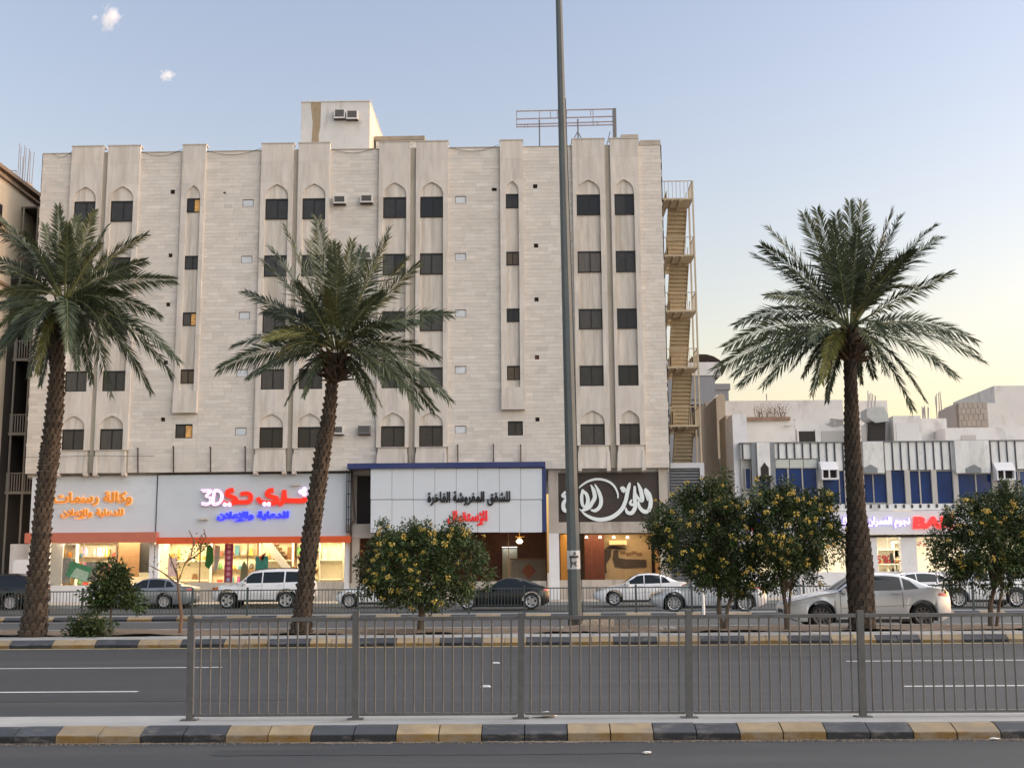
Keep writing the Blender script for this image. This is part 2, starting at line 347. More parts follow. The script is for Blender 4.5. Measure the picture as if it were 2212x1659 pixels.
# ------------------------------------------------------------------ near fence
steel = mat('galvanised', (.105,.106,.104), .5, metal=.2, noise=.22, nscale=6, speck=.1, dirt=((.07,.06,.052),(6,6,2),.58,.5))
FY = 13.55
posts_px = [(410,1552,414,1330),(768,1549,769,1319),(1125,1546,1126,1324),(1489,1544,1487,1318),(1864,1541,1857,1318),(2243,1539,2230,1318)]
PP = []
for i, (bxp, byp, txp, typ) in enumerate(posts_px):
    b = at(bxp, byp, FY); t = at(txp, typ, FY); b.z = .142; PP.append((b, t))
labs = ['leftmost section of the grey steel railing with its leaning end post','second section of the grey steel railing from the left','third section of the grey steel railing, in front of the lamp pole base','fourth section of the grey steel railing, below the yellow flowering bushes','rightmost section of the grey steel railing, below the silver sedan']
for i in range(5):
    (b0, t0), (b1, t1) = PP[i], PP[i+1]
    r = thing('railing_section', labs[i], 'railing', (b0.x, FY, .142), 'near railing sections')
    def post(b, t):
        mb = MB(); mb.add([(p.x+sx*.037, FY+sy*.03, p.z) for p in (b,t) for sx,sy in ((-1,-1),(1,-1),(1,1),(-1,1))], [(3,2,1,0),(4,5,6,7),(0,1,5,4),(1,2,6,5),(2,3,7,6),(3,0,4,7)])
        mb.build('post', steel, r)
        bx(b.x-.09, b.x+.09, FY-.07, FY+.07, .142, .157).build('base_plate', steel, r)
    post(b0, t0)
    if i == 4: post(b1, t1)
    def on(f, z):      # point on the section at fraction f, height z above the slab
        q0 = b0.lerp(t0, z/(t0.z-b0.z)); q1 = b1.lerp(t1, z/(t1.z-b1.z)); return q0.lerp(q1, f)
    hb, ht = (.055, 1.10)
    MB().bar(on(.025,ht), on(.975,ht), .042, .04).build('top_rail', steel, r)
    MB().bar(on(.025,hb), on(.975,hb), .038, .03).build('bottom_rail', steel, r)
    for k in range(1, 17):
        f = k/17+random.uniform(-.001,.001)
        MB().tube([on(f,hb+.01), on(f,ht-.01)], .0105, 6).build('baluster', steel, r, smooth=50)

# ------------------------------------------------------------------ far green fence
green = mat('fence_green', (.055,.075,.07), .55, noise=.2, nscale=5)
GY = 43.75; gb, gt = .265, 1.19
barm = MB().tube([(0,0,.07),(0,0,gt-gb)], .013, 4).mesh('baluster'); barm.materials.append(green)
postm = bx(-.035,.035,-.035,.035,0,gt-gb+.09).mesh('post'); postm.materials.append(green)
span = 2.03; railm = bx(.03,span-.03,-.015,.015,gt-gb-.04,gt-gb).mesh('top_rail'); railm.materials.append(green)
rail2 = bx(.03,span-.03,-.015,.015,.06,.095).mesh('bottom_rail'); rail2.materials.append(green)
gx0 = at(414, 1336, GY).x - 6*span
names_g = ['behind the left palm trunk','behind the small left tree','between the small tree and the bare sapling','in front of the grey sedan','below the front of the white off-roader','below the rear of the white off-roader','right behind the middle palm','in front of the white hatchback','left behind the round flowering bush','behind the round flowering bush','right of the round flowering bush','in front of the black coupe','left of the lamp pole','right of the lamp pole','in front of the white sedan nose','in front of the white sedan door','left behind the flowering bush pair','behind the flowering bush pair','right behind the flowering bush pair','behind the silver sedan','above the silver sedan boot','right of the silver sedan','at the far right bush','at the right picture edge','past the right picture edge']
for i in range(24):
    r = thing('green_fence_panel', 'dark green bar fence panel, '+names_g[i], 'fence', (gx0+i*span, GY, gb), 'far green fence panels')
    for nm, me, dx in (('post',postm,0),('top_rail',railm,0),('bottom_rail',rail2,0)): o = link(nm, me, None, r)
    for k in range(1, 17): o = link('baluster', barm, None, r); o.location = (k*span/17, 0, 0)
# white bollard
p = at(1520, 1322, 42.9); r = thing('bollard', 'white marker bollard beside the flowering bush', 'bollard', (p.x, p.y, .10))
wp = mat('white_plastic', (.75,.75,.72), .5)
MB().tube([(p.x,p.y,.10),(p.x,p.y,.16),(p.x,p.y,.17)], [.14,.13,.06], 12).build('foot', wp, r, smooth=40)
MB().tube([(p.x,p.y,.165),(p.x,p.y,1.05),(p.x,p.y,1.08)], [.055,.05,.03], 10).build('shaft', wp, r, smooth=40)
# ------------------------------------------------------------------ apartment building
K = 64/62.0; BY = 64.0
def X(x): return x*K
def Z(z): return CZ+(z-CZ)*K
stone = mat('stone_cladding', (.645,.605,.545), .8, noise=.06, nscale=1.0, stretch=(.9,.9,5), bump=.15, bscale=30, tone=True, speck=.05, dirt=((.49,.445,.38),(.55,.55,1.6),.56,.45))
stone_v = mat('stone_slabs', (.615,.575,.52), .8, noise=.12, nscale=1.4, stretch=(3.2,3.2,.5), bump=.12, bscale=30, tone=True, speck=.05, dirt=((.47,.425,.36),(2.2,2.2,.30),.50,.65))
stone_r = mat('stone_recess', (.62,.575,.51), .8, noise=.10, nscale=1.4, stretch=(3.2,3.2,.5), bump=.12, bscale=30, tone=True, speck=.05, dirt=((.40,.355,.295),(3.4,3.4,.28),.47,.7))
groove = mat('groove_render', (.43,.39,.325), .85, noise=.12, nscale=1.5, stretch=(2,2,.5), dirt=((.32,.27,.21),(2,2,.4),.52,.5))
plaster = mat('roof_plaster', (.58,.575,.55), .85, noise=.08, nscale=.8, dirt=((.26,.22,.17),(1.4,1.4,.35),.56,.7))
plaster_w = mat('plaster_warm_lit', (.60,.53,.42), .85, noise=.08, nscale=.8, dirt=((.26,.22,.17),(1.4,1.4,.35),.6,.5))
frame_m = mat('window_frame', (.012,.011,.012), .45)
glass_w = mat('window_glass', (.042,.040,.041), .12, spec=.45, noise=.25, nscale=2)
GLS = [glass_w, mat('window_glass_sheer', (.066,.062,.060), .2, spec=.45, noise=.3, nscale=5, stretch=(4,1,.4)), mat('window_glass_dark', (.022,.022,.024), .08, spec=.5), mat('window_glass_curtain', (.115,.105,.095), .4, spec=.4, noise=.35, nscale=4, stretch=(5,1,.3))]
glass_b = mat('window_glass_warm', (.10,.075,.05), .3, noise=.2, nscale=3)
lit_m = mat('lit_room', (.5,.3,.1), .6, emit=(1.0,.45,.13), estr=.06, noise=.6, nscale=6)
apt = thing('apartment_building', 'beige stone clad five storey apartment block with pointed arch windows above shops', 'building', (X(-10), BY, .3))
XL, XR = X(-27.08), X(7.07); ZB, ZP, ZT = Z(7.10), Z(24.78), Z(25.17)
PIL = [(-25.37,-23.62,-25.12,-23.92),(-23.36,-21.58,-23.10,-21.85),(-14.86,-13.09,-14.59,-13.33),(-12.82,-11.08,-12.56,-11.29),
       (-8.38,-6.67,-8.14,-6.87),(-6.35,-4.60,-6.12,-4.86),(2.20,3.97,2.40,3.68),(4.27,5.81,4.45,5.52)]
ROWS = [(22.00,20.84),(18.82,17.65),(15.64,14.54),(12.56,11.46),(9.43,8.31)]
SROWS = [(22.10,21.30),(18.86,18.10),(15.72,14.98),(12.60,11.84)]
SP = [(-19.23,-17.95,-18.92,-18.17),(-1.75,-.50,-1.45,-.75)]
PD = .20                                     # pilaster projection
# backing core
bx(XL, XR, BY+.42, 82, Z(6.95), ZP-.25).build('core', plaster, apt)
bx(XL+.02, XR-.02, 81.5, 81.9, Z(6.9), ZP).build('rear_parapet', plaster, apt)
# small openings in the flat wall
holes = []      # (x0,x1,z0,z1,kind)
for px, py, s in ((373,415,10),(368,552,9),(363,658,9),(358,783,9),(352,906,9),(1156,403,9.5),(1158,531,9.5),(1159,647,9.5),(1160,772,9.5),(1161,906,9)):
    p = at(px, py, BY); h = s/2/39.6; holes.append((p.x-h,p.x+h,p.z-h,p.z+h,'vent'))
for px, py in ((536,439),(533,561),(528,682),(523,806),(520,932),(995,432),(995,555),(995,677),(995,799),(995,928)):
    p = at(px, py, BY); holes.append((p.x-.31,p.x+.31,p.z-.215,p.z+.215,'blank'))
for x0,x1,z0,z1 in ((-19.12,-18.20,8.90,9.66),(-1.43,-.63,8.87,9.64)): holes.append((X(x0),X(x1),Z(z0),Z(z1),'swin'))
p = at(485,417,BY); holes.append((p.x-.07,p.x+.07,p.z-.05,p.z+.05,'vent'))
p = at(1068,410,BY); holes.append((p.x-.15,p.x+.13,p.z-.09,p.z+.10,'vent'))
# coursed stone on the flat stretches between the pilasters
edges = [XL]
allp = sorted([(X(a),X(b)) for a,b,_,_ in PIL+SP])
flat = []; cx = XL
for a, b in allp:
    flat.append((cx, a)); cx = b
flat.append((cx, XR))
random.seed(21); tiles = MB(); gro = MB(); CH = .21
def toneof(): 
    t = random.gauss(1.0, .038); w = random.uniform(-.010,.012); 
    if random.random() < .04: t += .06
    return (t+w, t, t-w*1.3)
hh = [h[:4] for h in holes]
for (a, b) in flat:
    if b-a < .45: 
        gro.box(a, b, BY-.05, BY+.3, ZB, ZP); continue
    z = ZB; r = 0
    while z < ZP-.02:
        z1 = min(z+CH, ZP); x = a-random.uniform(0,.6); rowt = random.gauss(1,.012)
        while x < b:
            w = random.choice((.42,.62,.62,.84))
            x0, x1 = max(a,x), min(b,x+w)
            if x1-x0 > .01:
                t = toneof(); t = tuple(c*rowt for c in t); dy = random.uniform(-.004,.004)
                rs = [(x0+.003,x1-.003,z+.003,z1-.003)]
                for h in hh: rs = rect_sub(rs, h)
                for (q0,q1,q2,q3) in rs: tiles.box(q0,q1,BY+dy,BY+.03,q2,q3,t)
            x += w
        z = z1
# the same on lower wall below the single pilasters (they end at their bracket box)
for (l, r_, _, _) in SP:
    z = ZB
    while z < Z(10.23)-.02:
        z1 = min(z+CH, Z(10.23)); rs = [(X(l)+.003, X(l)+.6, z+.003, z1-.003), (X(l)+.606, X(r_)-.003, z+.003, z1-.003)]
        for h in hh: rs = [q for s in rs for q in rect_sub([s], h)]
        for q in rs: tiles.box(q[0],q[1],BY+random.uniform(-.004,.004),BY+.03,q[2],q[3],toneof())
        z = z1
tiles.build('wall_cladding', stone, apt, tone=True, kind='stuff')
gro.build('groove', groove, apt)
# mortar plane behind the tiles, with the same openings
mort = MB(); rs = [(XL, XR, ZB, ZP)]
for h in hh: rs = [q for s in rs for q in rect_sub([s], h)]
for (a,b,c,d) in rs: mort.box(a,b,BY+.025,BY+.2,c,d)
mort.build('mortar_backing', groove, apt)
bx(XL, XL+.03, BY-.002, 81, ZB, ZP).build('end_wall', stone_v, apt); bx(XR-.03, XR+.02, BY-.002, 81, ZB, ZP).build('end_wall', stone_v, apt)
cop = MB()
for (a, b) in flat: cop.box(a+.001, b-.001, BY-.03, BY+.35, ZP, ZP+.05)
cop.build('coping', groove, apt)
bx(XL, XR, BY+.2, BY+.42, ZB-.02, ZB+.25).build('bottom_beam', groove, apt)
bx(XL+.05, XR-.05, BY+.45, 70, ZB-.25, ZB-.02).build('soffit', conc, apt)

ARCH = [(1,0),(1,.10),(.985,.24),(.93,.40),(.82,.56),(.66,.70),(.46,.82),(.24,.92),(.08,.985),(0,1.0)]
def arch_poly(l, r, z0, za, ztop, lo, ro):
    """panel between lo..ro, up to ztop, with a pointed arch cut out of its lower edge l..r from z0 to za"""
    c = (l+r)/2; h = (r-l)/2
    right = [(c+u*h, z0+v*(za-z0)) for u, v in ARCH]; left = [(c-u*h, z0+v*(za-z0)) for u, v in ARCH[::-1][1:]]
    return [(lo,ztop),(ro,ztop),(ro,z0)]+right+left+[(lo,z0)], right, left
def window(parent, x0, x1, z0, z1, y, lit=0, warm=False, open_=False):
    f = .045; w = MB()
    w.box(x0,x1,y,y+.06,z1-f*2.0,z1); w.box(x0,x1,y,y+.06,z0,z0+f); w.box(x0,x0+f*1.3,y,y+.06,z0+f,z1-2*f); w.box(x1-f,x1,y,y+.06,z0+f,z1-2*f)
    xm = x0+(x1-x0)*random.choice((.50,.53,.56)); w.box(xm-.03,xm+.03,y+.012,y+.055,z0+f,z1-2*f)
    o = w.build('window', frame_m, parent)
    g = glass_b if warm else GLS[(0,0,0,1,1,2,0,3,0,1)[random.randrange(10)]]; g2 = g if random.random() < .75 else GLS[random.randrange(3)]
    bx(x0+f*1.3, xm-.03, y+.02, y+.03, z0+f, z1-2*f).build('pane', lit_m if lit == 1 else g, o)
    bx(xm+.03, x1-f, y+.038, y+.048, z0+f, z1-2*f).build('pane', lit_m if lit >= 1 else g2 if not warm else g, o)
    bx(x0, x1, y+.07, y+.09, z0, z1).build('backing', frame_m, o)
random.seed(4)
for (l, r_, wl, wr) in PIL:
    l, r_, wl, wr = X(l), X(r_), X(wl), X(wr); mb = MB(); yf = BY-PD; yb = BY+.03
    def slab(x0,x1,z0,z1,y=None,step=1.05):
        z = z0
        while z < z1-.01:
            e = min(z+step, z1) if z1-(z+step) > .3 else z1; t = toneof(); mb.box(x0+.001,x1-.001,(y or yf)+random.uniform(0,.003),yb,z+.002,e-.002,t); z = e
    za1, za5 = Z(22.80), Z(10.13); zt1, zt5 = Z(22.02), Z(9.45); zb4, zb5 = Z(11.44), Z(8.30)
    zs = za1+.12
    slab(l, wl, zb4, zt1); slab(wr, r_, zb4, zt1); slab(l, wl, zb5, zt5); slab(wr, r_, zb5, zt5)
    for (z0, za, top) in ((zt1, za1, zs), (zt5, za5, za5+.12)):
        poly, R_, L_ = arch_poly(wl, wr, z0, za, top, l, r_); c = (wl+wr)/2
        # two halves so that the slab joint falls on the apex
        mb.xz([(c,top),(r_,top),(r_,z0)]+R_, yf, yb, toneof()); mb.xz([(c,top)]+[(c,za)]+L_[0:]+[(l,z0),(l,top)], yf, yb, toneof())
    n = 3; ww = (r_-l)/n
    for i in range(n):
        slab(l+i*ww, l+(i+1)*ww, zs, ZT-.06, step=1.2)
        slab(l+i*ww, l+(i+1)*ww, za5+.12, zb4, step=1.3)
    mb.box(l-.03, r_+.03, yf-.03, BY+.4, ZT-.06, ZT, .82)
    # bracket box under the lowest window, sill ledge and corbels
    for i in range(n): slab(l+.10+i*(ww-.067), l+.10+(i+1)*(ww-.067), ZB-.02, zb5-.03, yf-.06, 1.3)
    mb.box(l+.04, r_-.04, yf-.12, yb, zb5-.03, zb5, .92)
    for cxx in (l+.13, r_-.13):
        mb.yz([(yf-.07,ZB-.02),(yf-.07,ZB-.14),(yf+.05,ZB-.20),(yf+.30,ZB-.20),(yf+.30,ZB-.02)], cxx-.11, cxx+.11, 1.05)
        mb.xz([(cxx-.07,ZB+.9),(cxx+.07,ZB+.9),(cxx+.11,ZB-.02),(cxx-.11,ZB-.02)], yf-.09, yf-.04, 1.03)
    pil = mb.build('pilaster', stone_v, apt, tone=True)
    # recess back panels between the storeys
    zprev = [Z(a) for a, _ in ROWS]; zbot = [Z(b) for _, b in ROWS]; m_ = (wl+wr)/2
    for (q0,q1,q2,q3,dy,tn) in [q for k in range(3) for q in ((wl,m_-.002,zprev[k+1],zbot[k],.03,toneof()),(m_+.002,wr,zprev[k+1],zbot[k],.03,toneof()))]+[(wl,wr,zprev[0],za1,.10,1.06),(wl,wr,zprev[4],za5,.10,1.06)]:
        MB().box(q0,q1,BY-dy,BY+.02,q2,q3,tn).build('recess_panel', stone_r, apt, tone=True)
    for k, (zt, zb) in enumerate(ROWS): window(apt, wl, wr, Z(zb), Z(zt), BY-.09)
for si, (l, r_, wl, wr) in enumerate(SP):
    l, r_, wl, wr = X(l), X(r_), X(wl), X(wr); mb = MB(); yf = BY-.18; yb = BY+.03
    def slab(x0,x1,z0,z1,y=None,step=1.05):
        z = z0
        while z < z1-.01:
            e = min(z+step, z1) if z1-(z+step) > .3 else z1; mb.box(x0+.001,x1-.001,(y or yf)+random.uniform(0,.003),yb,z+.002,e-.002,toneof()); z = e
    za, zt1, zb4 = Z(22.80), Z(22.12), Z(11.42); zs = za+.12; c = (wl+wr)/2
    slab(l, wl, zb4, zt1); slab(wr, r_, zb4, zt1)
    poly, R_, L_ = arch_poly(wl, wr, zt1, za, zs, l, r_)
    mb.xz([(c,zs),(r_,zs),(r_,zt1)]+R_, yf, yb, toneof()); mb.xz([(c,zs),(c,za)]+L_+[(l,zt1),(l,zs)], yf, yb, toneof())
    for i in range(2): slab(l+i*(r_-l)/2, l+(i+1)*(r_-l)/2, zs, ZT-.06, step=1.2)
    mb.box(l-.03, r_+.03, yf-.03, BY+.4, ZT-.06, ZT, .82)
    for i in range(2): slab(l+i*(r_-l)/2, l+(i+1)*(r_-l)/2, Z(10.23), zb4, yf-.12, 1.3)
    mb.build('pilaster', stone_v, apt, tone=True)
    zt_ = [Z(a) for a,_ in SROWS]; zb_ = [Z(b) for _,b in SROWS]
    for k in range(4): MB().box(wl, wr, BY-.03, BY+.02, zt_[k+1] if k < 3 else Z(11.42), zb_[k], toneof()).build('recess_panel', stone_r, apt, tone=True)
    MB().box(wl, wr, BY-.08, BY+.02, zt_[0], za, 1.06).build('recess_panel', stone_r, apt, tone=True)
    for k, (zt, zb) in enumerate(SROWS):
        window(apt, wl, wr, Z(zb), Z(zt), BY-.07, lit=(2 if k in (0,2) else 0) if si == 0 else 0, warm=(si == 1 and k in (1,3)) or (si == 0 and k == 3))
blank_m = mat('ac_blank_panel', (.62,.66,.69), .5, noise=.15, nscale=2)
for i, (a,b,c,d,k) in enumerate(holes):
    if k == 'vent': bx(a+.01,b-.01,BY+.10,BY+.16,c+.01,d-.01).build('vent_hole', mat('vent_dark', (.03,.022,.02), .9) if i != 8 else mat('vent_rust', (.16,.07,.05), .9), apt)
    elif k == 'blank':
        f = MB(); f.box(a,b,BY+.005,BY+.05,d-.03,d); f.box(a,a+.022,BY+.005,BY+.05,c,d-.03); f.box(b-.022,b,BY+.005,BY+.05,c,d-.03); f.box(a+.022,b-.022,BY+.005,BY+.05,c,c+.02)
        o = f.build('blanked_opening', mat('rusty_frame', (.10,.05,.04), .7), apt); bx(a+.022,b-.022,BY+.03,BY+.06,c+.02,d-.03).build('pane', blank_m, o)
    else: window(apt, a, b, c, d, BY+.03, lit=2 if a < X(-10) else 0)
# roof structures
def P(px, py, Y): return at(px, py, Y)
a, b = P(651, 222, 70), P(797, 322, 70)
tw = MB(); tw.box(a.x, b.x, 70, 76.2, ZP-.3, a.z); tw.build('roof_room', plaster, apt)
bx(b.x+.0, b.x+.03, 70.01, 76.1, ZP-.3, a.z-.02).build('roof_room_side', plaster_w, apt)  # thin sheet; its warmer colour paints the sunset glow on this side
cp_ = MB(); cp_.box(a.x-.04, b.x+.06, 69.94, 76.3, a.z, a.z+.06)
for i in range(5): xx = a.x+.5+i*1.0; cp_.box(xx, xx+.03, 70.0, 70.03, a.z+.06, a.z+.16+.05*(i % 2))
cp_.build('roof_room_coping', plaster, apt)
st_ = P(672, 240, 69.99); MB().xz([(st_.x-.05,a.z-.02),(st_.x+.62,a.z-.02),(st_.x+.60,a.z-1.6),(st_.x+.5,a.z-2.2),(st_.x+.56,a.z-3.0),(st_.x+.05,a.z-3.0),(st_.x+.12,a.z-1.3)], 69.992, 70.0).build('rust_stain_patch', mat('stain', (.33,.255,.165), .9, noise=.2, nscale=3, stretch=(3,3,.6)), apt)
c0, c1 = P(812, 297, 72), P(915, 320, 72); bx(c0.x, c1.x, 72, 76, ZP-.3, c0.z-.25).build('roof_block', plaster, apt); bx(c0.x-.1, c1.x+.08, 71.85, 76.1, c0.z-.25, c0.z).build('roof_block_slab', mat('old_concrete', (.28,.24,.19), .9, noise=.2, nscale=2, speck=.2), apt)
c0, c1 = P(1340, 298, 66), P(1378, 320, 66); bx(c0.x, c1.x, 65.5, 67, ZP-.2, c0.z).build('roof_stub', groove, apt)
c0, c1 = P(1380, 310, 64.5), P(1430, 320, 64.5); bx(c0.x, XR-.02, BY+.01, 66, ZP+.05, c0.z).build('roof_stub', groove, apt)
# cables along the parapet
cab = MB()
for x0, x1 in ((XL+.6, X(-25.4)), (X(-21.5), X(-19.3)), (X(-17.9), X(-14.9)), (X(-11), X(-8.45)), (X(-4.5), X(-1.8))):
    pts = [(x0+(x1-x0)*t/8, BY-.06, ZP+.02-.30*math.sin(math.pi*t/8)+.12*(t/8)) for t in range(9)]; cab.tube(pts, .012, 4)
cab.tube([(X(-27.0)+i*.8, BY-.44, Z(7.95)-.03*math.sin(i)) for i in range(10)], .014, 4)
cab.build('cable', frame_m, apt)
rod = mat('rusty_rod', (.05,.035,.035), .7)
for px, y0, y1 in ((298,969,1022),(375,966,1020),(455,967,1020),(530,966,1018),(924,962,999),(989,962,998),(1066,961,998),(1125,962,998),(868,970,999),(818,972,1000)):
    p0, p1 = at(px, y0, BY-.12), at(px, y1, BY-.12); tag(MB().bar(p0, p1, .055).bar(p0+Vector((-.06,0,.02)), p0+Vector((.02,0,.02)), .06).build('steel_upright', rod), {298:'leftmost thin dark steel upright above the shop signs',375:'second thin steel upright from the left above the shop signs',455:'third thin steel upright from the left above the grey fascia',530:'fourth thin steel upright, left of the middle palm crown',818:'short steel upright at the left end of the blue cap',868:'short steel upright below the left middle arch window',924:'short steel upright below the right middle arch window',989:'steel upright on the blue cap below the blanked openings',1066:'steel upright on the blue cap left of the small dark window',1125:'rightmost steel upright on the blue cap'}[px], 'steel upright', 'steel uprights above the signs')

# window air conditioners
acm = mat('ac_casing', (.60,.59,.56), .5, noise=.1, nscale=3); acg = mat('ac_grille', (.14,.14,.14), .6)
def make_ac(px, py, Y, w, h, label, dark=False, proud=.35, cover=False):
    p = at(px, py, Y); r = thing('air_conditioner', label, 'air conditioner', (p.x, p.y, p.z-h/2), 'window air conditioners')
    m = acg if dark else acm; y0 = Y-proud
    c = MB(); c.box(p.x-w/2,p.x+w/2,y0+.04,Y+.1,p.z-h/2,p.z+h/2); f = .06
    c.box(p.x-w/2,p.x+w/2,y0,y0+.04,p.z+h/2-f,p.z+h/2); c.box(p.x-w/2,p.x+w/2,y0,y0+.04,p.z-h/2,p.z-h/2+f*1.3); c.box(p.x-w/2,p.x-w/2+f,y0,y0+.04,p.z-h/2+f*1.3,p.z+h/2-f); c.box(p.x+w/2-f,p.x+w/2,y0,y0+.04,p.z-h/2+f*1.3,p.z+h/2-f)
    c.build('casing', m, r)
    g = MB(); n = 9
    for i in range(n):
        z = p.z-h/2+f*1.5+(h-f*2.6)*i/(n-1); g.box(p.x-w/2+f,p.x+w/2-f,y0+.015,y0+.035,z-.008,z+.008)
    g.box(p.x-w/2+f,p.x+w/2-f,y0+.034,y0+.0395,p.z-h/2+f*1.3,p.z+h/2-f)
    g.build('grille', acg, r)
    MB().box(p.x-w/2-.02,p.x+w/2+.02,y0+.08,Y,p.z-h/2-.03,p.z-h/2-.002).build('bracket', rod, r)
make_ac(735,435,BY,.68,.46,'top floor window air conditioner, left of the pair beside the middle pilasters'); make_ac(793,433,BY,.68,.46,'top floor window air conditioner, right of the pair, pale white frame')
make_ac(790,555,BY,.68,.46,'fourth floor window air conditioner half hidden by the middle palm'); make_ac(731,930,BY,.62,.46,'first floor window air conditioner beside the middle palm trunk'); make_ac(788,930,BY,.66,.46,'dark grey first floor window air conditioner above the blue canopy', True)
make_ac(735,250,70,.68,.60,'left air conditioner of the tilted pair on the roof room'); make_ac(762,252,70,.70,.58,'right air conditioner of the pair on the roof room')
# bare billboard frame on the roof
bf = mat('frame_steel', (.34,.28,.28), .6, noise=.2, nscale=6); bd = mat('frame_dark', (.17,.16,.16), .6)
b0 = at(1116,241,66); r = thing('billboard_frame', 'bare rusty steel billboard frame standing on the roof', 'billboard frame', (b0.x+4, 66, ZP-.25))
def Q(px,py): return at(px,py,66)
for (x0,y0,x1,y1) in ((1116,241,1331,236),(1116,258,1331,252),(1116,270,1331,263),(1116,275,1331,270)): MB().bar(Q(x0,y0),Q(x1,y1),.06).build('rail', bf, r)
for (x,y0,y1) in ((1116,240,275),(1165,240,262),(1189,240,256),(1204,240,254),(1224,240,252),(1276,238,250),(1281,238,270),(1133,269,276),(1140,269,276),(1291,263,270)): MB().bar(Q(x,y0),Q(x,y1),.045).build('stile', bf, r)
for (x,y0,y1) in ((1165,260,324),(1248,258,310)): q0 = Q(x,y0); MB().bar(q0,(q0.x,66,ZP-.25),.08).build('leg', bd, r)
q = Q(1248,285); MB().bar(q,(q.x-1.0,66,ZP-.25),.05).bar(q,(q.x+.9,66,ZP-.25),.05).build('brace', bd, r)
q0, q1 = Q(1327,235), Q(1325,300); MB().box(q0.x-.09,q0.x+.10,65.95,66.5,ZP-.25,q0.z).build('end_post', bd, r)
MB().bar(Q(1318,285),(Q(1300,310).x,66,ZP-.25),.05).build('brace', bd, r)
# ------------------------------------------------------------------ shops on the ground floor
panel_w = mat('sign_panel', (.62,.67,.72), .38, noise=.04, nscale=.5, coat=.15, dirt=((.33,.33,.33),(.35,.35,.9),.6,.35))
panel_g = mat('sign_panel_grey', (.57,.625,.68), .38, noise=.04, nscale=.5, coat=.15, dirt=((.30,.31,.33),(.35,.35,.9),.6,.35))
whitep = mat('white_render', (.70,.71,.73), .6, noise=.05, nscale=1.5, dirt=((.42,.40,.37),(2,2,.8),.58,.5))
col_m = mat('column_render', (.46,.42,.37), .8, noise=.12, nscale=1.4, stretch=(2,2,.6), dirt=((.24,.20,.16),(2.4,2.4,.5),.52,.6))
dark_in = mat('dark_interior', (.03,.026,.024), .8)
glass = mat('shop_glass', (.02,.025,.025), .02, alpha=.16, spec=.45)
ZG = .295
cream = mat('cream_wall', (.72,.66,.52), .7, noise=.06, nscale=2)
floor_in = mat('shop_floor', (.55,.48,.38), .35)
ceil_m = mat('shop_ceiling', (.75,.73,.68), .8)
wood = mat('wood', (.28,.15,.07), .5, noise=.25, nscale=3, stretch=(1,1,8))
gold = mat('gold_goods', (.60,.38,.12), .4, noise=.3, nscale=8)
def lamp_panel(name, parent, x0,x1,y0,y1,z,col,s):
    return bx(x0,x1,y0,y1,z-.03,z).build(name, mat('lamp_%.2f_%.2f_%.1f' % (col[1],col[2],s), (.9,.9,.9), .5, emit=col, estr=s), parent)
def room(par, x0,x1,y0,y1,z0,z1, wm, fm=floor_in, cm=ceil_m):
    bx(x0,x0+.05,y0,y1,z0+.01,z1).build('side_wall', wm, par); bx(x1-.05,x1,y0,y1,z0+.01,z1).build('side_wall', wm, par)
    bx(x0+.05,x1-.05,y1-.06,y1,z0+.01,z1).build('back_wall', wm, par); bx(x0,x1,y0,y1,z0-.06,z0+.01).build('floor', fm, par); bx(x0,x1,y0,y1,z1,z1+.08).build('ceiling', cm, par)
def shelves(label, x0,x1,y0,y1,z0,z1,n,m,goods,glabel,ggroup,seed,lit=None):
    random.seed(seed); r = thing('shelf_unit', label, 'shelves', ((x0+x1)/2,(y0+y1)/2,z0))
    bx(x0,x0+.04,y0,y1,z0,z1).build('side_panel', m, r); bx(x1-.04,x1,y0,y1,z0,z1).build('side_panel', m, r); bx(x0+.04,x1-.04,y1-.03,y1,z0,z1).build('back_panel', cream, r)
    for k in range(n+1):
        z = z0+.05+(z1-z0-.09)*k/n; bx(x0+.04,x1-.04,y0,y1-.03,z,z+.035).build('shelf', m, r)
        if lit and k > 0: bx(x0+.1,x1-.1,y0+.02,y0+.05,z-.02,z-.002).build('light_strip', lit, r)
        if k < n:
            x = x0+.14
            while x < x1-.25:
                w = random.uniform(.14,.34); h = random.uniform(.14,(z1-z0)/n*.72); t = random.random(); zb = z+.036
                if t < .8:
                    mb = MB()
                    if t < .35: mb.tube([(x+w/2,y0+.16,zb),(x+w/2,y0+.16,zb+h*.3),(x+w/2,y0+.16,zb+h*.75),(x+w/2,y0+.16,zb+h)], [w*.3,w*.5,w*.36,w*.2], 8)
                    elif t < .6: mb.xz([(x,zb),(x+w,zb),(x+w*.8,zb+h),(x+w*.2,zb+h)], y0+.08, y0+.24)
                    else: mb.box(x,x+w,y0+.06,y0+.2,zb,zb+h)
                    tag(mb.build('shelf_goods', random.choice(goods)), glabel, 'goods', ggroup)
                x += w+random.uniform(.05,.16)
    return r
def px_rect(x0,y0,x1,y1,Y):
    a, b = at(x0,(y0+y1)/2,Y), at(x1,(y0+y1)/2,Y); return a.x, b.x, at((x0+x1)/2,y1,Y).z, at((x0+x1)/2,y0,Y).z
R1 = lambda x,y: zz(0,1600,2.4757,x,y)
R2 = lambda x,y: zz(550,1600,2.476,x,y)
R3 = lambda x,y: zz(1200,1600,2.476,x,y)
R4 = lambda x,y: zz(1850,1600,2.476,x,y)
R6 = lambda x,y: zz(3000,1600,2.477,x,y)
def rrect(Rf, x0,y0,x1,y1,Y): a = Rf(x0,y0); b = Rf(x1,y1); return px_rect(a[0],a[1],b[0],b[1],Y)
SY = 64.25
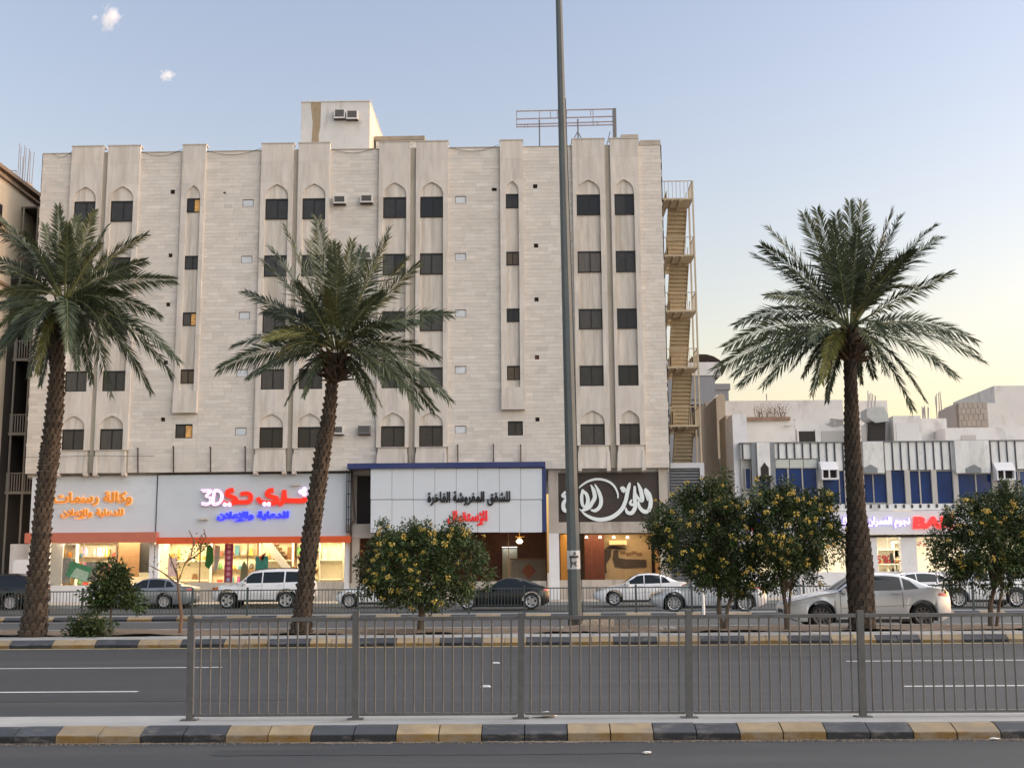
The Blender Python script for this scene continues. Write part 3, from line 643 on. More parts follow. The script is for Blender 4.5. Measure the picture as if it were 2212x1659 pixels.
# ---- shop one: orange lettering
x0,x1,z0,z1 = px_rect(67,1023,338,1151,SY); z1 = ZB-.16
sg = thing('shop_sign', 'pale grey shop fascia with glowing orange Arabic letters at the left', 'sign', ((x0+x1)/2,SY,z0))
bx(x0,x1-.02,SY,SY+.15,z0,z1).build('panel', panel_w, sg)
org = mat('orange_letter', (.62,.25,.05), .4, emit=(1,.33,.04), estr=.06); orh = mat('orange_halo', (.9,.5,.2), .5, emit=(1.0,.36,.07), estr=.42)
for (t, r_) in (('وكالة رسمات', rrect(R1,470,352,1160,472,SY)), ('للدعاية والإعلان', rrect(R1,535,500,1085,582,SY))):
    a,b,c,d = r_; lettering('lettering', t, a,b,c,d, SY-.05, org, sg, .035, .06); lettering('letter_glow', t, a-.02,b+.02,c-.02,d+.02, SY-.012, orh, sg, .055, .02)
coral = mat('coral_strip', (.50,.155,.10), .45, noise=.06, nscale=2, coat=.2)
a,b,c,d = px_rect(53,1150,338,1172,63.75); bx(a,b-.02,63.75,SY,c,d).build('canopy_strip', coral, sg, label='coral red canopy strip')
# frontage
s1 = thing('shopfront', 'white shopfront with lit window under the coral red canopy strip', 'shopfront', ((x0+x1)/2, SY, ZG))
xa,xb,zw0,zw1 = px_rect(106,1173,324,1264,SY+.2)
bx(x0,xa,SY+.02,SY+.35,ZG,c-.0).build('pillar', whitep, s1); bx(xb,x1-.03,SY+.02,SY+.35,ZG,c).build('pillar', whitep, s1)
bx(xa,xb,SY+.05,SY+.32,ZG,zw0).build('base_wall', whitep, s1)
n = 3
for i in range(n):
    u0, u1 = xa+(xb-xa)*i/n, xa+(xb-xa)*(i+1)/n; bx(u0+.02,u1-.02,SY+.19,SY+.205,zw0,c+.05).build('glass_pane', glass, s1)
    if i: bx(u0-.02,u0+.02,SY+.17,SY+.23,zw0,c+.05).build('mullion', mat('alu', (.5,.5,.48), .35, metal=.6), s1)
room(s1, x0+.05,x1-.05,SY+.36,69.5,ZG+.02,zw1+.45, cream)
lamp_panel('ceiling_light', s1, xa+.3,xb-.3,66,67.2,zw1+.43,(1,.84,.56),9.0); lamp_panel('ceiling_light', s1, xa+.3,xb-.3,64.75,65.1,zw1+.43,(1,.84,.56),6.0)
bx(xa+2.9,xa+4.1,66.9,67.0,ZG+.02,zw1+.2).build('brown_partition', wood, s1)
bx(xb-1.75,xb-.1,67.2,67.3,ZG+1.6,zw1+.1).build('dark_opening', dark_in, s1)
bx(xb-1.8,xb-.05,66.6,67.1,ZG+.02,ZG+1.35).build('counter', cream, s1)
fr = MB(); fr.box(xb-2.55,xb-1.85,67.05,67.1,zw1-.75,zw1-.45); fr.build('wall_picture', dark_in, s1)
for i in range(4): MB().tube([(xb-2.45+i*.17,67.04,zw1-.60),(xb-2.45+i*.17,67.05,zw1-.60)], .06, 8).build('picture_disc', gold, s1)
shelves('white shelves with orange goods at the left of the orange letter shop', xa+.05,xa+1.0,65.6,66.0,ZG+.1,zw1,4,ceil_m,[gold,mat('orange_goods',(.75,.30,.05),.5)],'small orange item on the left shelves of the orange letter shop','goods in the orange letter shop',31)
for i,(u,col) in enumerate(((1.55,(.6,.1,1)),(1.72,(1,.15,.5)),(2.35,(1,.1,.15)),(2.50,(.9,.9,1)),(2.68,(.15,1,.2)),(2.85,(.3,1,.2)))):
    zc = zw1-.42; tag(MB().tube([(xa+u,65.2,zc-.25),(xa+u+.03,65.2,zc),(xa+u-.02,65.2,zc+.2)], .03, 6).build('neon_tube', mat('neon%d' % i, (.8,.8,.8), .4, emit=col, estr=1.8)), ['violet','pink','red','white','green','yellow green'][i]+' neon tube in the window of the orange letter shop', 'neon tube', 'neon tubes')
a,b,c2,d2 = rrect(R1,615,985,765,1115,SY+.17); cxx, czz = (a+b)/2,(c2+d2)/2
def rot(pts, ang): return [(cxx+(u*math.cos(ang)-v*math.sin(ang)), czz+(u*math.sin(ang)+v*math.cos(ang))) for u,v in pts]
po = thing('poster', 'tilted green poster stuck on the window of the orange letter shop', 'poster', (cxx,SY+.17,c2))
MB().xz(rot([(-.62,-.42),(.62,-.42),(.62,.42),(-.62,.42)],-.30), SY+.165, SY+.178).build('sheet', mat('green_paper', (.05,.20,.10), .6, noise=.2, nscale=4), po)
MB().xz(rot([(-.36,-.38),(.60,-.38),(.55,.12),(-.2,.16)],-.30), SY+.158, SY+.164).build('print', mat('print_pale', (.30,.42,.33), .6, noise=.4, nscale=14), po)
for q,(u0,v0,u1,v1,l_) in enumerate(((545,930,620,1150,'tall grey printed banner in the orange letter shop window'),(755,965,850,1140,'light grey stacked boxes print in the orange letter shop window'))):
    a,b,c2,d2 = rrect(R1,u0,v0,u1,v1,SY+.5); tag(bx(a,b,SY+.5,SY+.53,c2,d2).build('banner', mat('grey_print', (.40,.39,.36), .7, noise=.25, nscale=7)), l_, 'banner')
# ---- shop two: 3D
x0,x1,z0,z1 = px_rect(338,1027,757,1160,SY-.02); z1 = ZB-.12
sg = thing('shop_sign', 'grey shop fascia with red Arabic letters, pink 3D figures and blue second line', 'sign', ((x0+x1)/2,SY,z0))
bx(x0+.03,x1,SY-.02,SY+.15,z0,z1).build('panel', panel_g, sg); bx(x0,x0+.03,SY-.06,SY+.1,z0-.1,z1).build('edge_trim', frame_m, sg); bx(x0,x1,SY-.08,SY+.1,z1,z1+.05).build('edge_trim', frame_m, sg)
red = mat('red_letter', (.60,.03,.015), .35, emit=(1,.03,.012), estr=.20); pink = mat('pink_tube', (.95,.75,.95), .3, emit=(1,.62,.98), estr=.40); pinkd = mat('pink_body', (.55,.42,.55), .4, emit=(.8,.5,.8), estr=.04)
blue = mat('blue_letter', (.03,.03,.6), .35, emit=(.02,.03,1.0), estr=.55)
def S2(x,y,Y=SY-.02): p = at(*R2(x,y),Y); return (p.x,p.z)
w = abs(S2(36,0)[0]-S2(0,0)[0])
def strokes(name, lst, m, parent, yf, yb, pf=S2, sc=1.0):
    mb = MB()
    for i,(pts, ww) in enumerate(lst): stroke(mb, [pf(*q) for q in pts], [w*k*sc for k in ww], yf-.004*i, yb)
    return mb.build(name, m, parent)
Y_ = SY-.14; Yb = SY-.03
strokes('lettering', [ # ثري
  ([(1318,400),(1312,425),(1270,430),(1180,428),(1150,425),(1138,400),(1132,335)], [1,1.1,1.15,1.15,1.1,1.05,1.0]),
  ([(1132,345),(1128,400),(1120,440),(1085,468)], [1,1.1,1.1,.9]),
  ([(1040,335),(1000,345),(985,375),(1020,395),(1060,405),(1070,430),(1040,450),(960,445),(915,430),(905,400)], [1.1,1.1,1.1,1.1,1.1,1.1,1.1,1.1,1,.9])], red, sg, Y_, Yb)
strokes('lettering', [ # دي
  ([(750,372),(800,365),(835,380),(838,420),(810,440),(740,442)], [.9,1,1.1,1.1,1.1,1]),
  ([(740,442),(700,440),(690,425)], [1,1,1]),
  ([(690,335),(645,345),(635,375),(670,395),(705,410),(700,440),(650,455),(595,445)], [1.1,1.1,1.1,1.1,1.1,1.1,1,.9])], red, sg, Y_, Yb)
for (u,v) in ((1310,330),(1278,352),(1308,372),(962,458),(1000,458),(615,462),(655,462)):
    p = S2(u,v); rr = w*.52; dots = MB()
    for k_, (q, y0) in enumerate(((1.0,Y_-.02),(.55,Y_-.035))):
        dots.xz([(p[0]+rr*q*math.cos(2*math.pi*i/14), p[1]+rr*q*math.sin(2*math.pi*i/14)) for i in range(14)], y0, Yb)
    dots.build('letter_dot', pink, sg)
strokes('figures', [([(415,345),(480,342),(490,350),(455,390),(488,405),(490,440),(460,460),(412,455)],[1]*8), ([(525,340),(515,400),(508,460)],[1]*3), ([(525,342),(565,345),(590,380),(582,430),(550,458),(508,460)],[1]*6)], pinkd, sg, Y_-.01, Yb)
strokes('figure_tubes', [([(415+d_,345+e_),(480,342+e_),(490-d_,350),(455-d_,390),(488-d_,405),(490-d_,440),(460,460-e_),(412,455-e_)],[.24]*8) for d_,e_ in ((-8,-8),(8,8))]+[([(525+d_,340),(515+d_,400),(508+d_,460)],[.24]*3) for d_ in (-8,8)]+[([(525,342+e_),(565,345+e_),(590-d_,380),(582-d_,430),(550,458-e_),(508,460-e_)],[.24]*6) for d_,e_ in ((-8,-8),(8,8))], pink, sg, Y_-.05, Yb)
a,b,c2,d2 = rrect(R2,545,520,1175,608,SY-.02); lettering('lettering', 'للدعاية والإعلان', a,b,c2,d2, SY-.04, blue, sg, .05, .1)
for (u,v) in ((1240,290),(428,588)):
    a,b,c2,d2 = rrect(R2,u-40,v-10,u+40,v+10,SY-.02); bx(a,b,SY-.22,SY-.021,c2,d2).build('flood_lamp', mat('lamp_grey', (.55,.52,.48), .5), sg)
ostrip = mat('orange_red_strip', (.52,.085,.025), .4, noise=.06, nscale=2, coat=.2, emit=(1,.1,.02), estr=.04)
a,b,c,d = px_rect(337,1159,757,1173,63.85); bx(a+.01,b,63.85,SY,c,d).build('canopy_strip', ostrip, sg, label='bright orange red canopy strip')
s2 = thing('shopfront', 'brightly lit shopfront under the orange red strip, behind the white off-roader', 'shopfront', ((x0+x1)/2, SY, ZG))
xa,xb,zw0,zw1 = px_rect(344,1174,745,1257,SY+.2)
bx(x0,xa,SY+.02,SY+.35,ZG,c).build('pillar', whitep, s2); bx(xb,x1,SY+.02,SY+.35,ZG,c).build('pillar', whitep, s2); bx(xa,xb,SY+.05,SY+.32,ZG,zw0).build('base_wall', col_m, s2)
cuts = [344,432,488,535,640,745]
for i in range(5):
    u0, u1 = px_rect(cuts[i],1174,cuts[i+1],1257,SY+.2)[:2]; bx(u0+.02,u1-.02,SY+.19,SY+.205,zw0,c+.05).build('glass_pane', glass, s2)
    if i: bx(u0-.03,u0+.03,SY+.17,SY+.23,zw0,c+.05).build('mullion', mat('bronze', (.20,.12,.07), .4, metal=.5), s2)
room(s2, x0+.05,x1-.05,SY+.36,69.5,ZG+.02,zw1+.45, cream)
for q in range(3):
    u0 = xa+.3+q*3.4; lamp_panel('ceiling_light', s2, u0,u0+2.8,65.7,67.4,zw1+.43,(1,.82,.47),9.0); lamp_panel('ceiling_light', s2, u0,u0+2.8,64.75,65.05,zw1+.43,(1,.82,.47),7.0)
strip = mat('shelf_strip', (.9,.8,.5), .5, emit=(1,.78,.40), estr=1.5)
for q,(u,v,l_) in enumerate(((350,455,'lit golden shelves at the left of the 3D sign shop'),(560,632,'lit golden shelves behind the stair of the 3D sign shop'),(690,742,'lit golden shelves at the right of the 3D sign shop'))):
    a,b = px_rect(u,1174,v,1257,66.5)[:2]; shelves(l_, a,b,66.4,66.8,ZG+.05,zw1+.2,3,ceil_m,[gold,cream,wood],'small golden item on the lit shelves of the 3D sign shop','goods in the 3D sign shop',40+q,strip)
COLG = [mat('goods_%d' % i, c_, .5, noise=.2, nscale=6) for i, c_ in enumerate(((.55,.10,.06),(.08,.25,.35),(.60,.45,.10),(.15,.35,.12),(.65,.60,.55),(.30,.08,.25),(.12,.10,.09)))]
for q,(u,v,l_) in enumerate(((455,556,'colourful stock shelves in the middle of the 3D sign shop'),(634,690,'colourful stock shelves behind the middle palm trunk'))):
    a,b = px_rect(u,1174,v,1257,68.6)[:2]; shelves(l_, a,b,68.6,69.0,ZG+.05,zw1+.25,4,wood,COLG,'small coloured item on the rear stock shelves of the 3D sign shop','coloured stock in the 3D sign shop',60+q)
a,b = px_rect(150,1174,250,1264,68.4)[:2]; shelves('rear stock shelves in the orange letter shop', a,b,68.4,68.8,ZG+.05,zw1+.2,4,wood,COLG,'small coloured item on the rear shelves of the orange letter shop','coloured stock in the orange letter shop',66)
# stair in the shop: white stringer and treads rising to the left
t0, t1 = at(*R2(1170,1030),66), at(*R2(935,812),66)
str_ = MB().xz([(t0.x-.05,t0.z-.3),(t0.x+.45,t0.z-.3),(t1.x+.45,t1.z+.2),(t1.x-.05,t1.z+.2)], 65.9, 65.96).build('stair_stringer', whitep, s2)
for i in range(9):
    f = i/9; MB().box(t0.x+(t1.x-t0.x)*f+.2,t0.x+(t1.x-t0.x)*f+.62,65.98,66.9,t0.z-.3+(t1.z-t0.z+.5)*f,t0.z-.26+(t1.z-t0.z+.5)*f).build('stair_tread', wood, s2)
a,b,c2,d2 = rrect(R2,608,806,680,1145,SY+.1)
bn = thing('banner', 'dark red vertical banner with rosette pattern on the 3D sign shop window', 'banner', ((a+b)/2,SY+.1,c2)); bx(a,b,SY+.09,SY+.11,c2,d2).build('cloth', mat('dark_red_cloth', (.22,.02,.05), .7, noise=.2, nscale=5), bn)
for k in range(7):
    zc = c2+(d2-c2)*(k+.5)/7; rr = (b-a)*.30
    MB().xz([((a+b)/2+rr*(1 if i%2 else .6)*math.cos(math.pi*i/8), zc+rr*(1 if i%2 else .6)*math.sin(math.pi*i/8)) for i in range(16)], SY+.075, SY+.088).build('rosette', mat('rosette_pink', (.45,.20,.24), .7) if k else mat('rosette_blue', (.25,.28,.40), .7), bn)
for (pts,m_,l_) in (([(455,820),(490,818),(505,850),(512,960),(470,1030),(435,1000),(445,900)],mat('green_flag',(.03,.20,.05),.7,noise=.2,nscale=4),'hanging green flag in the 3D sign shop window'),([(525,820),(570,822),(568,900),(545,1040),(510,1045),(520,930)],mat('white_flag',(.55,.52,.48),.7,noise=.3,nscale=5),'hanging white printed flag in the 3D sign shop window')):
    pp = [at(*R2(*q),SY+.6) for q in pts]; tag(MB().xz([(q.x,q.z) for q in pp],SY+.58,SY+.62).build('flag', m_), l_, 'flag')
a,b,c2,d2 = rrect(R2,878,915,990,1035,SY+.17); po = thing('poster', 'teal and orange square poster on the 3D sign shop window', 'poster', ((a+b)/2,SY+.17,c2)); bx(a,b,SY+.165,SY+.178,c2,d2).build('sheet', mat('teal_print', (.03,.17,.13), .6, noise=.4, nscale=5), po); MB().xz([(a+.15,c2+.7),(a+.6,c2+.95),(b-.2,c2+.75),(b-.5,c2+.55),(a+.4,c2+.5)],SY+.155,SY+.163).build('print', mat('orange_print', (.45,.15,.08), .6, noise=.2, nscale=8), po)
a,b,c2,d2 = rrect(R2,112,930,192,1090,SY+.17); tag(bx(a,b,SY+.16,SY+.175,c2,d2).build('poster', mat('pink_print', (.62,.45,.42), .6, noise=.15, nscale=9)), 'pale pink notice on the left window of the 3D sign shop', 'poster')
a,b,c2,d2 = rrect(R2,745,960,815,1090,SY+.9); tag(MB().xz([(a,c2-.3),(b,c2-.3),(b-.05,d2-.3),(b-.2,d2),(a+.15,d2-.05),(a+.05,d2-.35)],SY+.85,SY+.95).build('garment_display', mat('olive_cloth', (.15,.17,.12), .8)), 'olive garment display in the 3D sign shop window', 'garment')
# ---- gap with downpipe and dark window between the two fascias
g = thing('stairwell_bay', 'narrow recessed bay with dark window and downpipe left of the blue canopy', 'bay', (at(775,1100,SY).x, SY, ZG))
xa,xb,za,zb = px_rect(757,1015,803,1150,SY+.3); bx(xa,xb,SY+.35,SY+.5,za-.2,ZB).build('wall', col_m, g)
a,b,c2,d2 = rrect(R3,160,175,275,628,SY+.3); bx(a,b+.3,SY+.30,SY+.36,c2,d2).build('dark_window', dark_in, g); bx(a,b+.3,SY+.27,SY+.30,(c2+d2)/2+1.0,(c2+d2)/2+1.04).build('rail', frame_m, g)
bx(a-.5,b+.3,SY-.05,SY+.34,c2-.8,c2-.05).build('ledge', col_m, g)
fr = MB(); q0,q1 = at(*R3(72,150),SY-.25), at(*R3(108,150),SY-.25); zlo = at(*R3(90,705),SY-.25).z
for xx in (q0.x,(q0.x+q1.x)/2,q1.x): fr.box(xx-.02,xx+.02,SY-.25,SY-.2,zlo,q0.z)
for k in range(6): zk = zlo+(q0.z-zlo)*k/5; fr.box(q0.x,q1.x,SY-.245,SY-.205,zk-.02,zk+.02)
fr.build('ladder_frame', frame_m, g)
pq = [at(*R3(115,170),SY-.1), at(*R3(140,600),SY-.1), at(*R3(108,640),SY-.1), at(*R3(104,1150),SY-.1)]; MB().tube(pq, .06, 8).build('downpipe', mat('pipe_brown', (.10,.07,.055), .6), g, smooth=40)
bx(xa+.1,xa+.55,SY+.02,SY+.4,ZG,za-.1).build('column', col_m, g)
# ---- reception fascia with blue canopy
PYf = 63.05
a,b,c,d = px_rect(800,1010,1172,1148,PYf); sg = thing('shop_sign', 'panelled light grey fascia with black and red Arabic letters under a blue cap', 'sign', ((a+b)/2,PYf,c))
seams = [278,466,653,842,1030,1218,1408,1596,1784]
for j,(v0,v1) in enumerate(((145,416),(422,706))):
    for i in range(8):
        q0,q1,q2,q3 = rrect(R3,seams[i]+1.5,v0,seams[i+1]-1.5,v1,PYf); bx(q0,q1,PYf+random.uniform(-.004,.004),PYf+.04,q2,q3).build('panel', panel_w, sg)
bx(a,b,PYf+.03,PYf+.09,c+.02,d).build('panel_backing', frame_m, sg)
navy = mat('navy_cap', (.022,.04,.15), .4, noise=.08, nscale=2, coat=.3)
a2,b2,c2,d2 = px_rect(750,999,1178,1010.5,PYf-.15); bx(a2,b2,PYf-.15,BY-.02,c2,d2).build('cap', navy, sg)
q0,q1,q2,q3 = rrect(R3,1786,140,1820,700,PYf); bx(q0,q1,PYf-.02,SY+.2,q2,q3).build('side_panel', navy, sg)
bx(a,b,PYf+.1,SY+.2,c,c+.06).build('underside', frame_m, sg)
blk = mat('black_letter', (.012,.012,.014), .35); redl = mat('red_letter_dull', (.60,.02,.025), .35, emit=(1,.03,.03), estr=.12)
q = rrect(R3,780,345,1505,475,PYf); lettering('lettering', 'للشقق المفروشة الفاخرة', *q, PYf-.01, blk, sg, .03, .07)
q = rrect(R3,955,515,1305,645,PYf); lettering('lettering', 'الإستقبال', *q, PYf-.01, redl, sg, .04, .07)
s3 = thing('shopfront', 'dim brown reception shopfront of the apartments, behind the black coupe', 'shopfront', ((a+b)/2, SY, ZG))
xa,xb,zw0,zw1 = px_rect(775,1150,1180,1256,SY+.3); bx(xa,xb,SY+.2,SY+.5,ZG,zw0).build('base_wall', col_m, s3)
for i in range(5):
    u0,u1 = xa+(xb-xa)*i/5, xa+(xb-xa)*(i+1)/5; bx(u0+.02,u1-.02,SY+.29,SY+.305,zw0,zw1+.2).build('glass_pane', glass, s3); bx(u0-.025,u0+.025,SY+.27,SY+.33,zw0,zw1+.2).build('mullion', wood, s3)
redwood = mat('red_wood', (.16,.045,.025), .45, noise=.25, nscale=3, stretch=(4,4,1)); tan = mat('tan_wall', (.42,.25,.12), .6, noise=.1, nscale=2)
room(s3, xa-.05,xb+.05,SY+.5,70.5,ZG+.02,zw1+.3, redwood, floor_in, tan)
lamp_panel('ceiling_light', s3, xa+6.5,xb-.6,66.0,66.5,zw1+.28,(1,.66,.30),2.6); lamp_panel('ceiling_light', s3, xa+1.5,xa+4.5,66.0,66.5,zw1+.28,(1,.55,.24),.7)
p = at(*R3(1585,785),66.5); ch = thing('chandelier', 'lit chandelier hanging in the reception', 'lamp', (p.x,66.5,p.z)); MB().tube([(p.x,66.5,p.z-.12),(p.x,66.5,p.z),(p.x,66.5,p.z+.14)],[.10,.2,.08],10).build('lamp_shade', mat('lamp_glow',(.9,.8,.6),.5,emit=(1,.78,.45),estr=2.5), ch); MB().tube([(p.x,66.5,p.z+.14),(p.x,66.5,zw1+.28)],.02,6).build('stem', gold, ch)
for k in range(5): ang = k*1.257; MB().tube([(p.x,66.5,p.z+.2),(p.x+.26*math.cos(ang),66.5+.26*math.sin(ang),p.z+.26)],.025,5).build('arm', gold, ch)
a,b,c2,d2 = rrect(R3,1515,945,1815,1130,67.0); de = thing('reception_desk', 'stone faced reception desk with orange diamond inlay', 'desk', ((a+b)/2,67,ZG)); bx(a,b,66.6,67.4,ZG+.02,d2).build('front', mat('desk_stone',(.36,.33,.27),.6,noise=.3,nscale=5), de); bx(a-.08,b+.05,66.5,67.45,d2,d2+.07).build('top', wood, de); cxx,czz=(a+b)/2,(c2+d2)/2-.05; MB().xz([(cxx-.42,czz),(cxx,czz-.42),(cxx+.42,czz),(cxx,czz+.42)],66.58,66.6).build('inlay', mat('inlay_orange',(.40,.12,.05),.5), de)
a,b,c2,d2 = rrect(R3,1435,850,1565,1130,69.8); bx(a,b,69.7,69.8,ZG+.02,d2).build('bright_doorway', mat('door_bright',(.55,.58,.52),.6), s3); lamp_panel('door_light', s3, a,b,69.3,69.6,d2+.1,(1,.95,.85),1.6)
# ---- right bay: dark board with white calligraphy
xl,xr,zlo,zhi = px_rect(1185,1018,1445,1127,SY+.1); sg = thing('shop_sign', 'dark brown sign board with flowing white Arabic calligraphy', 'sign', ((xl+xr)/2,SY,zlo))
a,b,c,d = px_rect(1206,1015,1424,1127,SY+.12); bx(a,b,SY+.12,SY+.2,c,ZB-.22).build('board', mat('brown_board',(.050,.037,.031),.55,noise=.2,nscale=1.5,stretch=(.6,.6,6)), sg)
bay = thing('shop_bay', 'rendered columns and beam framing the dark calligraphy sign', 'columns', ((xl+xr)/2,SY,ZG))
q0,q1 = px_rect(1185,1018,1206,1127,SY+.02)[:2]; bx(q0,q1,SY,SY+.5,ZG,ZB-.03).build('column', col_m, bay); q2,q3 = px_rect(1424,1018,1443,1127,SY+.02)[:2]; bx(q2,q3,SY,SY+.5,ZG,ZB-.03).build('column', col_m, bay)
bz0,bz1 = px_rect(1206,1127,1424,1151,SY)[2:]; bx(q1,q2,SY+.03,SY+.5,bz0,bz1).build('beam', col_m, bay)
callig = mat('calligraphy_white', (.62,.66,.66), .4, emit=(.8,.9,.9), estr=.06)
def S4(x,y): p = at(*R4(x,y),SY+.1); return (p.x,p.z)
strokes('calligraphy', [
 ([(838,408),(835,360),(800,295),(740,255),(660,240),(580,258),(520,295),(495,320)],[.25,.42,.5,.55,.55,.5,.4,.2]),
 ([(500,500),(560,555),(640,590),(720,592),(800,565),(870,505),(905,430),(920,360),(935,300),(945,270)],[.15,.6,.85,.95,1,.95,.9,.9,.8,.3]),
 ([(985,300),(985,400),(990,480),(960,535),(920,530),(905,490)],[.5,.9,.95,.95,.8,.3]),
 ([(960,420),(945,450),(965,465),(990,440)],[.4,.6,.6,.4]),
 ([(1010,270),(1035,330),(1050,400),(1045,430),(1010,400),(985,350)],[.2,.9,1.0,.8,.6,.4]),
 ([(1015,430),(1030,490),(1070,525),(1110,510),(1125,440),(1110,370),(1075,320)],[.3,.8,.95,.95,.95,.9,.3]),
 ([(1100,430),(1080,360),(1070,330)],[.2,.6,.3]),
 ([(635,285),(670,350),(690,420),(680,480),(640,515),(600,510)],[.2,.8,.9,.9,.8,.3]),
 ([(600,290),(625,340),(635,400),(610,450),(585,490),(540,515)],[.2,.9,.95,.9,.8,.4]),
 ([(520,340),(560,370),(575,430),(555,490),(520,520)],[.5,.8,.9,.8,.5]),
 ([(530,330),(520,400),(530,470),(560,480)],[.5,.8,.7,.3]),
 ([(380,350),(355,385),(395,395),(420,385)],[.5,.8,.8,.4]),
 ([(400,395),(362,450),(365,505),(400,520),(470,515)],[.5,.9,.95,.9,.5]),
 ([(862,330),(878,318),(895,335),(878,352)],[.7,.8,.8,.7]),
 ([(866,335),(890,334)],[.9,.9])], callig, sg, SY+.02, SY+.12, S4)
s4 = thing('shopfront', 'warm lit shopfront with mural below the dark calligraphy sign', 'shopfront', ((xl+xr)/2, SY, ZG))
xa,xb,zw0,zw1 = px_rect(1206,1151,1424,1252,SY+.3); bx(xa,xb,SY+.2,SY+.5,ZG,zw0).build('base_wall', col_m, s4)
bx(q0-.02,q1+.01,SY-.03,SY,ZG,bz0).build('pillar_cladding', whitep, s4)
for i in range(3): u0,u1 = xa+(xb-xa)*i/3, xa+(xb-xa)*(i+1)/3; bx(u0+.01,u1-.01,SY+.29,SY+.305,zw0,bz0).build('glass_pane', glass, s4)
room(s4, xa-.05,xb+.05,SY+.5,69.5,ZG+.02,bz0+.1, tan)
a,b,c2,d2 = rrect(R4,290,720,308,1118,SY+.4); bx(a,b,SY+.4,SY+.44,c2,d2).build('light_strip', mat('white_strip',(.9,.9,.9),.5,emit=(.9,.95,1),estr=1.0), s4)
ochre = mat('ochre_wall',(.55,.29,.06),.6); bx(xa+.15,xa+1.2,66.2,66.3,ZG+.02,bz0).build('ochre_panel', ochre, s4); bx(xa+1.5,xa+2.6,66.4,66.5,ZG+.02,bz0).build('brown_panel', redwood, s4)
mural = mat('mural_wall',(.50,.37,.22),.7,noise=.12,nscale=1.5); bx(xa+2.6,xb-.2,66.8,66.9,ZG+.02,bz0).build('mural_wall', mural, s4)
lamp_panel('ceiling_light', s4, xa+.4,xb-.6,65.0,66.2,bz0+.08,(1,.76,.44),2.6)
for k in range(4): p = at(*R4(562+120*k,747),65.6); tag(MB().tube([(p.x,65.6,p.z-.06),(p.x,65.6,p.z+.06)],[.09,.05],8).build('spotlight', mat('spot_glow',(.9,.9,.8),.5,emit=(1,.85,.55),estr=3)), ('leftmost','second from left','third from left','rightmost')[k]+' ceiling spotlight in the mural shop', 'spotlight', 'spotlights in the mural shop')
mur = mat('mural_dark',(.07,.05,.042),.7,noise=.2,nscale=3)
def S5(x,y): p = at(*R4(x,y),66.8); return (p.x,p.z)
MB().xz([S5(*q) for q in ((712,860),(780,855),(778,920),(735,985),(740,1060),(690,1068),(660,1040),(668,980),(690,920))],66.76,66.795).build('mural_figure', mur, s4); MB().xz([S5(*q) for q in ((800,865),(838,860),(845,930),(910,940),(1085,945),(1090,1010),(900,1020),(810,1010),(790,940))],66.765,66.797).build('mural_figure', mur, s4); MB().xz([S5(*q) for q in ((720,850),(770,822),(905,845),(915,855),(800,852))],66.755,66.79).build('mural_figure', mur, s4)
for j in range(4): u = S5(860+j*48,900+ (j%2)*12); bx(u[0],u[0]+.3,66.77,66.796,u[1],u[1]+.18).build('mural_line', mat('mural_brown',(.26,.15,.08),.7), s4)
a,b,c2,d2 = rrect(R4,762,778,915,815,66.4); tag(bx(a,b,66.3,66.7,c2,d2).build('air_conditioner', mat('cream_case',(.75,.62,.35),.5)), 'cream wall air conditioner inside the mural shop', 'air conditioner')
# ---- grey slatted gate front right of the block
xl,xr,zlo,zhi = px_rect(1448,1000,1521,1095,64.4); ga = thing('slatted_screen', 'dark grey slatted screen in a white frame under the fire escape', 'screen', ((xl+xr)/2,64.4,ZG))
wf = mat('white_frame',(.55,.56,.58),.5); dg = mat('slat_grey',(.12,.125,.13),.5,noise=.15,nscale=3)
bx(xl-.02,xr+.02,64.3,64.6,zhi-.28,zhi).build('frame_head', wf, ga); bx(xr-.22,xr+.02,64.3,64.6,ZG,zhi-.28).build('frame_jamb', wf, ga); bx(xl,xr-.22,64.55,64.6,ZG,zhi-.28).build('backing', dark_in, ga)
z = ZG+.05
while z < zhi-.40: MB().yz([(64.40,z),(64.34,z+.02),(64.40,z+.15),(64.50,z+.15)], xl+.01, xr-.225).build('slat', dg, ga); z += .165
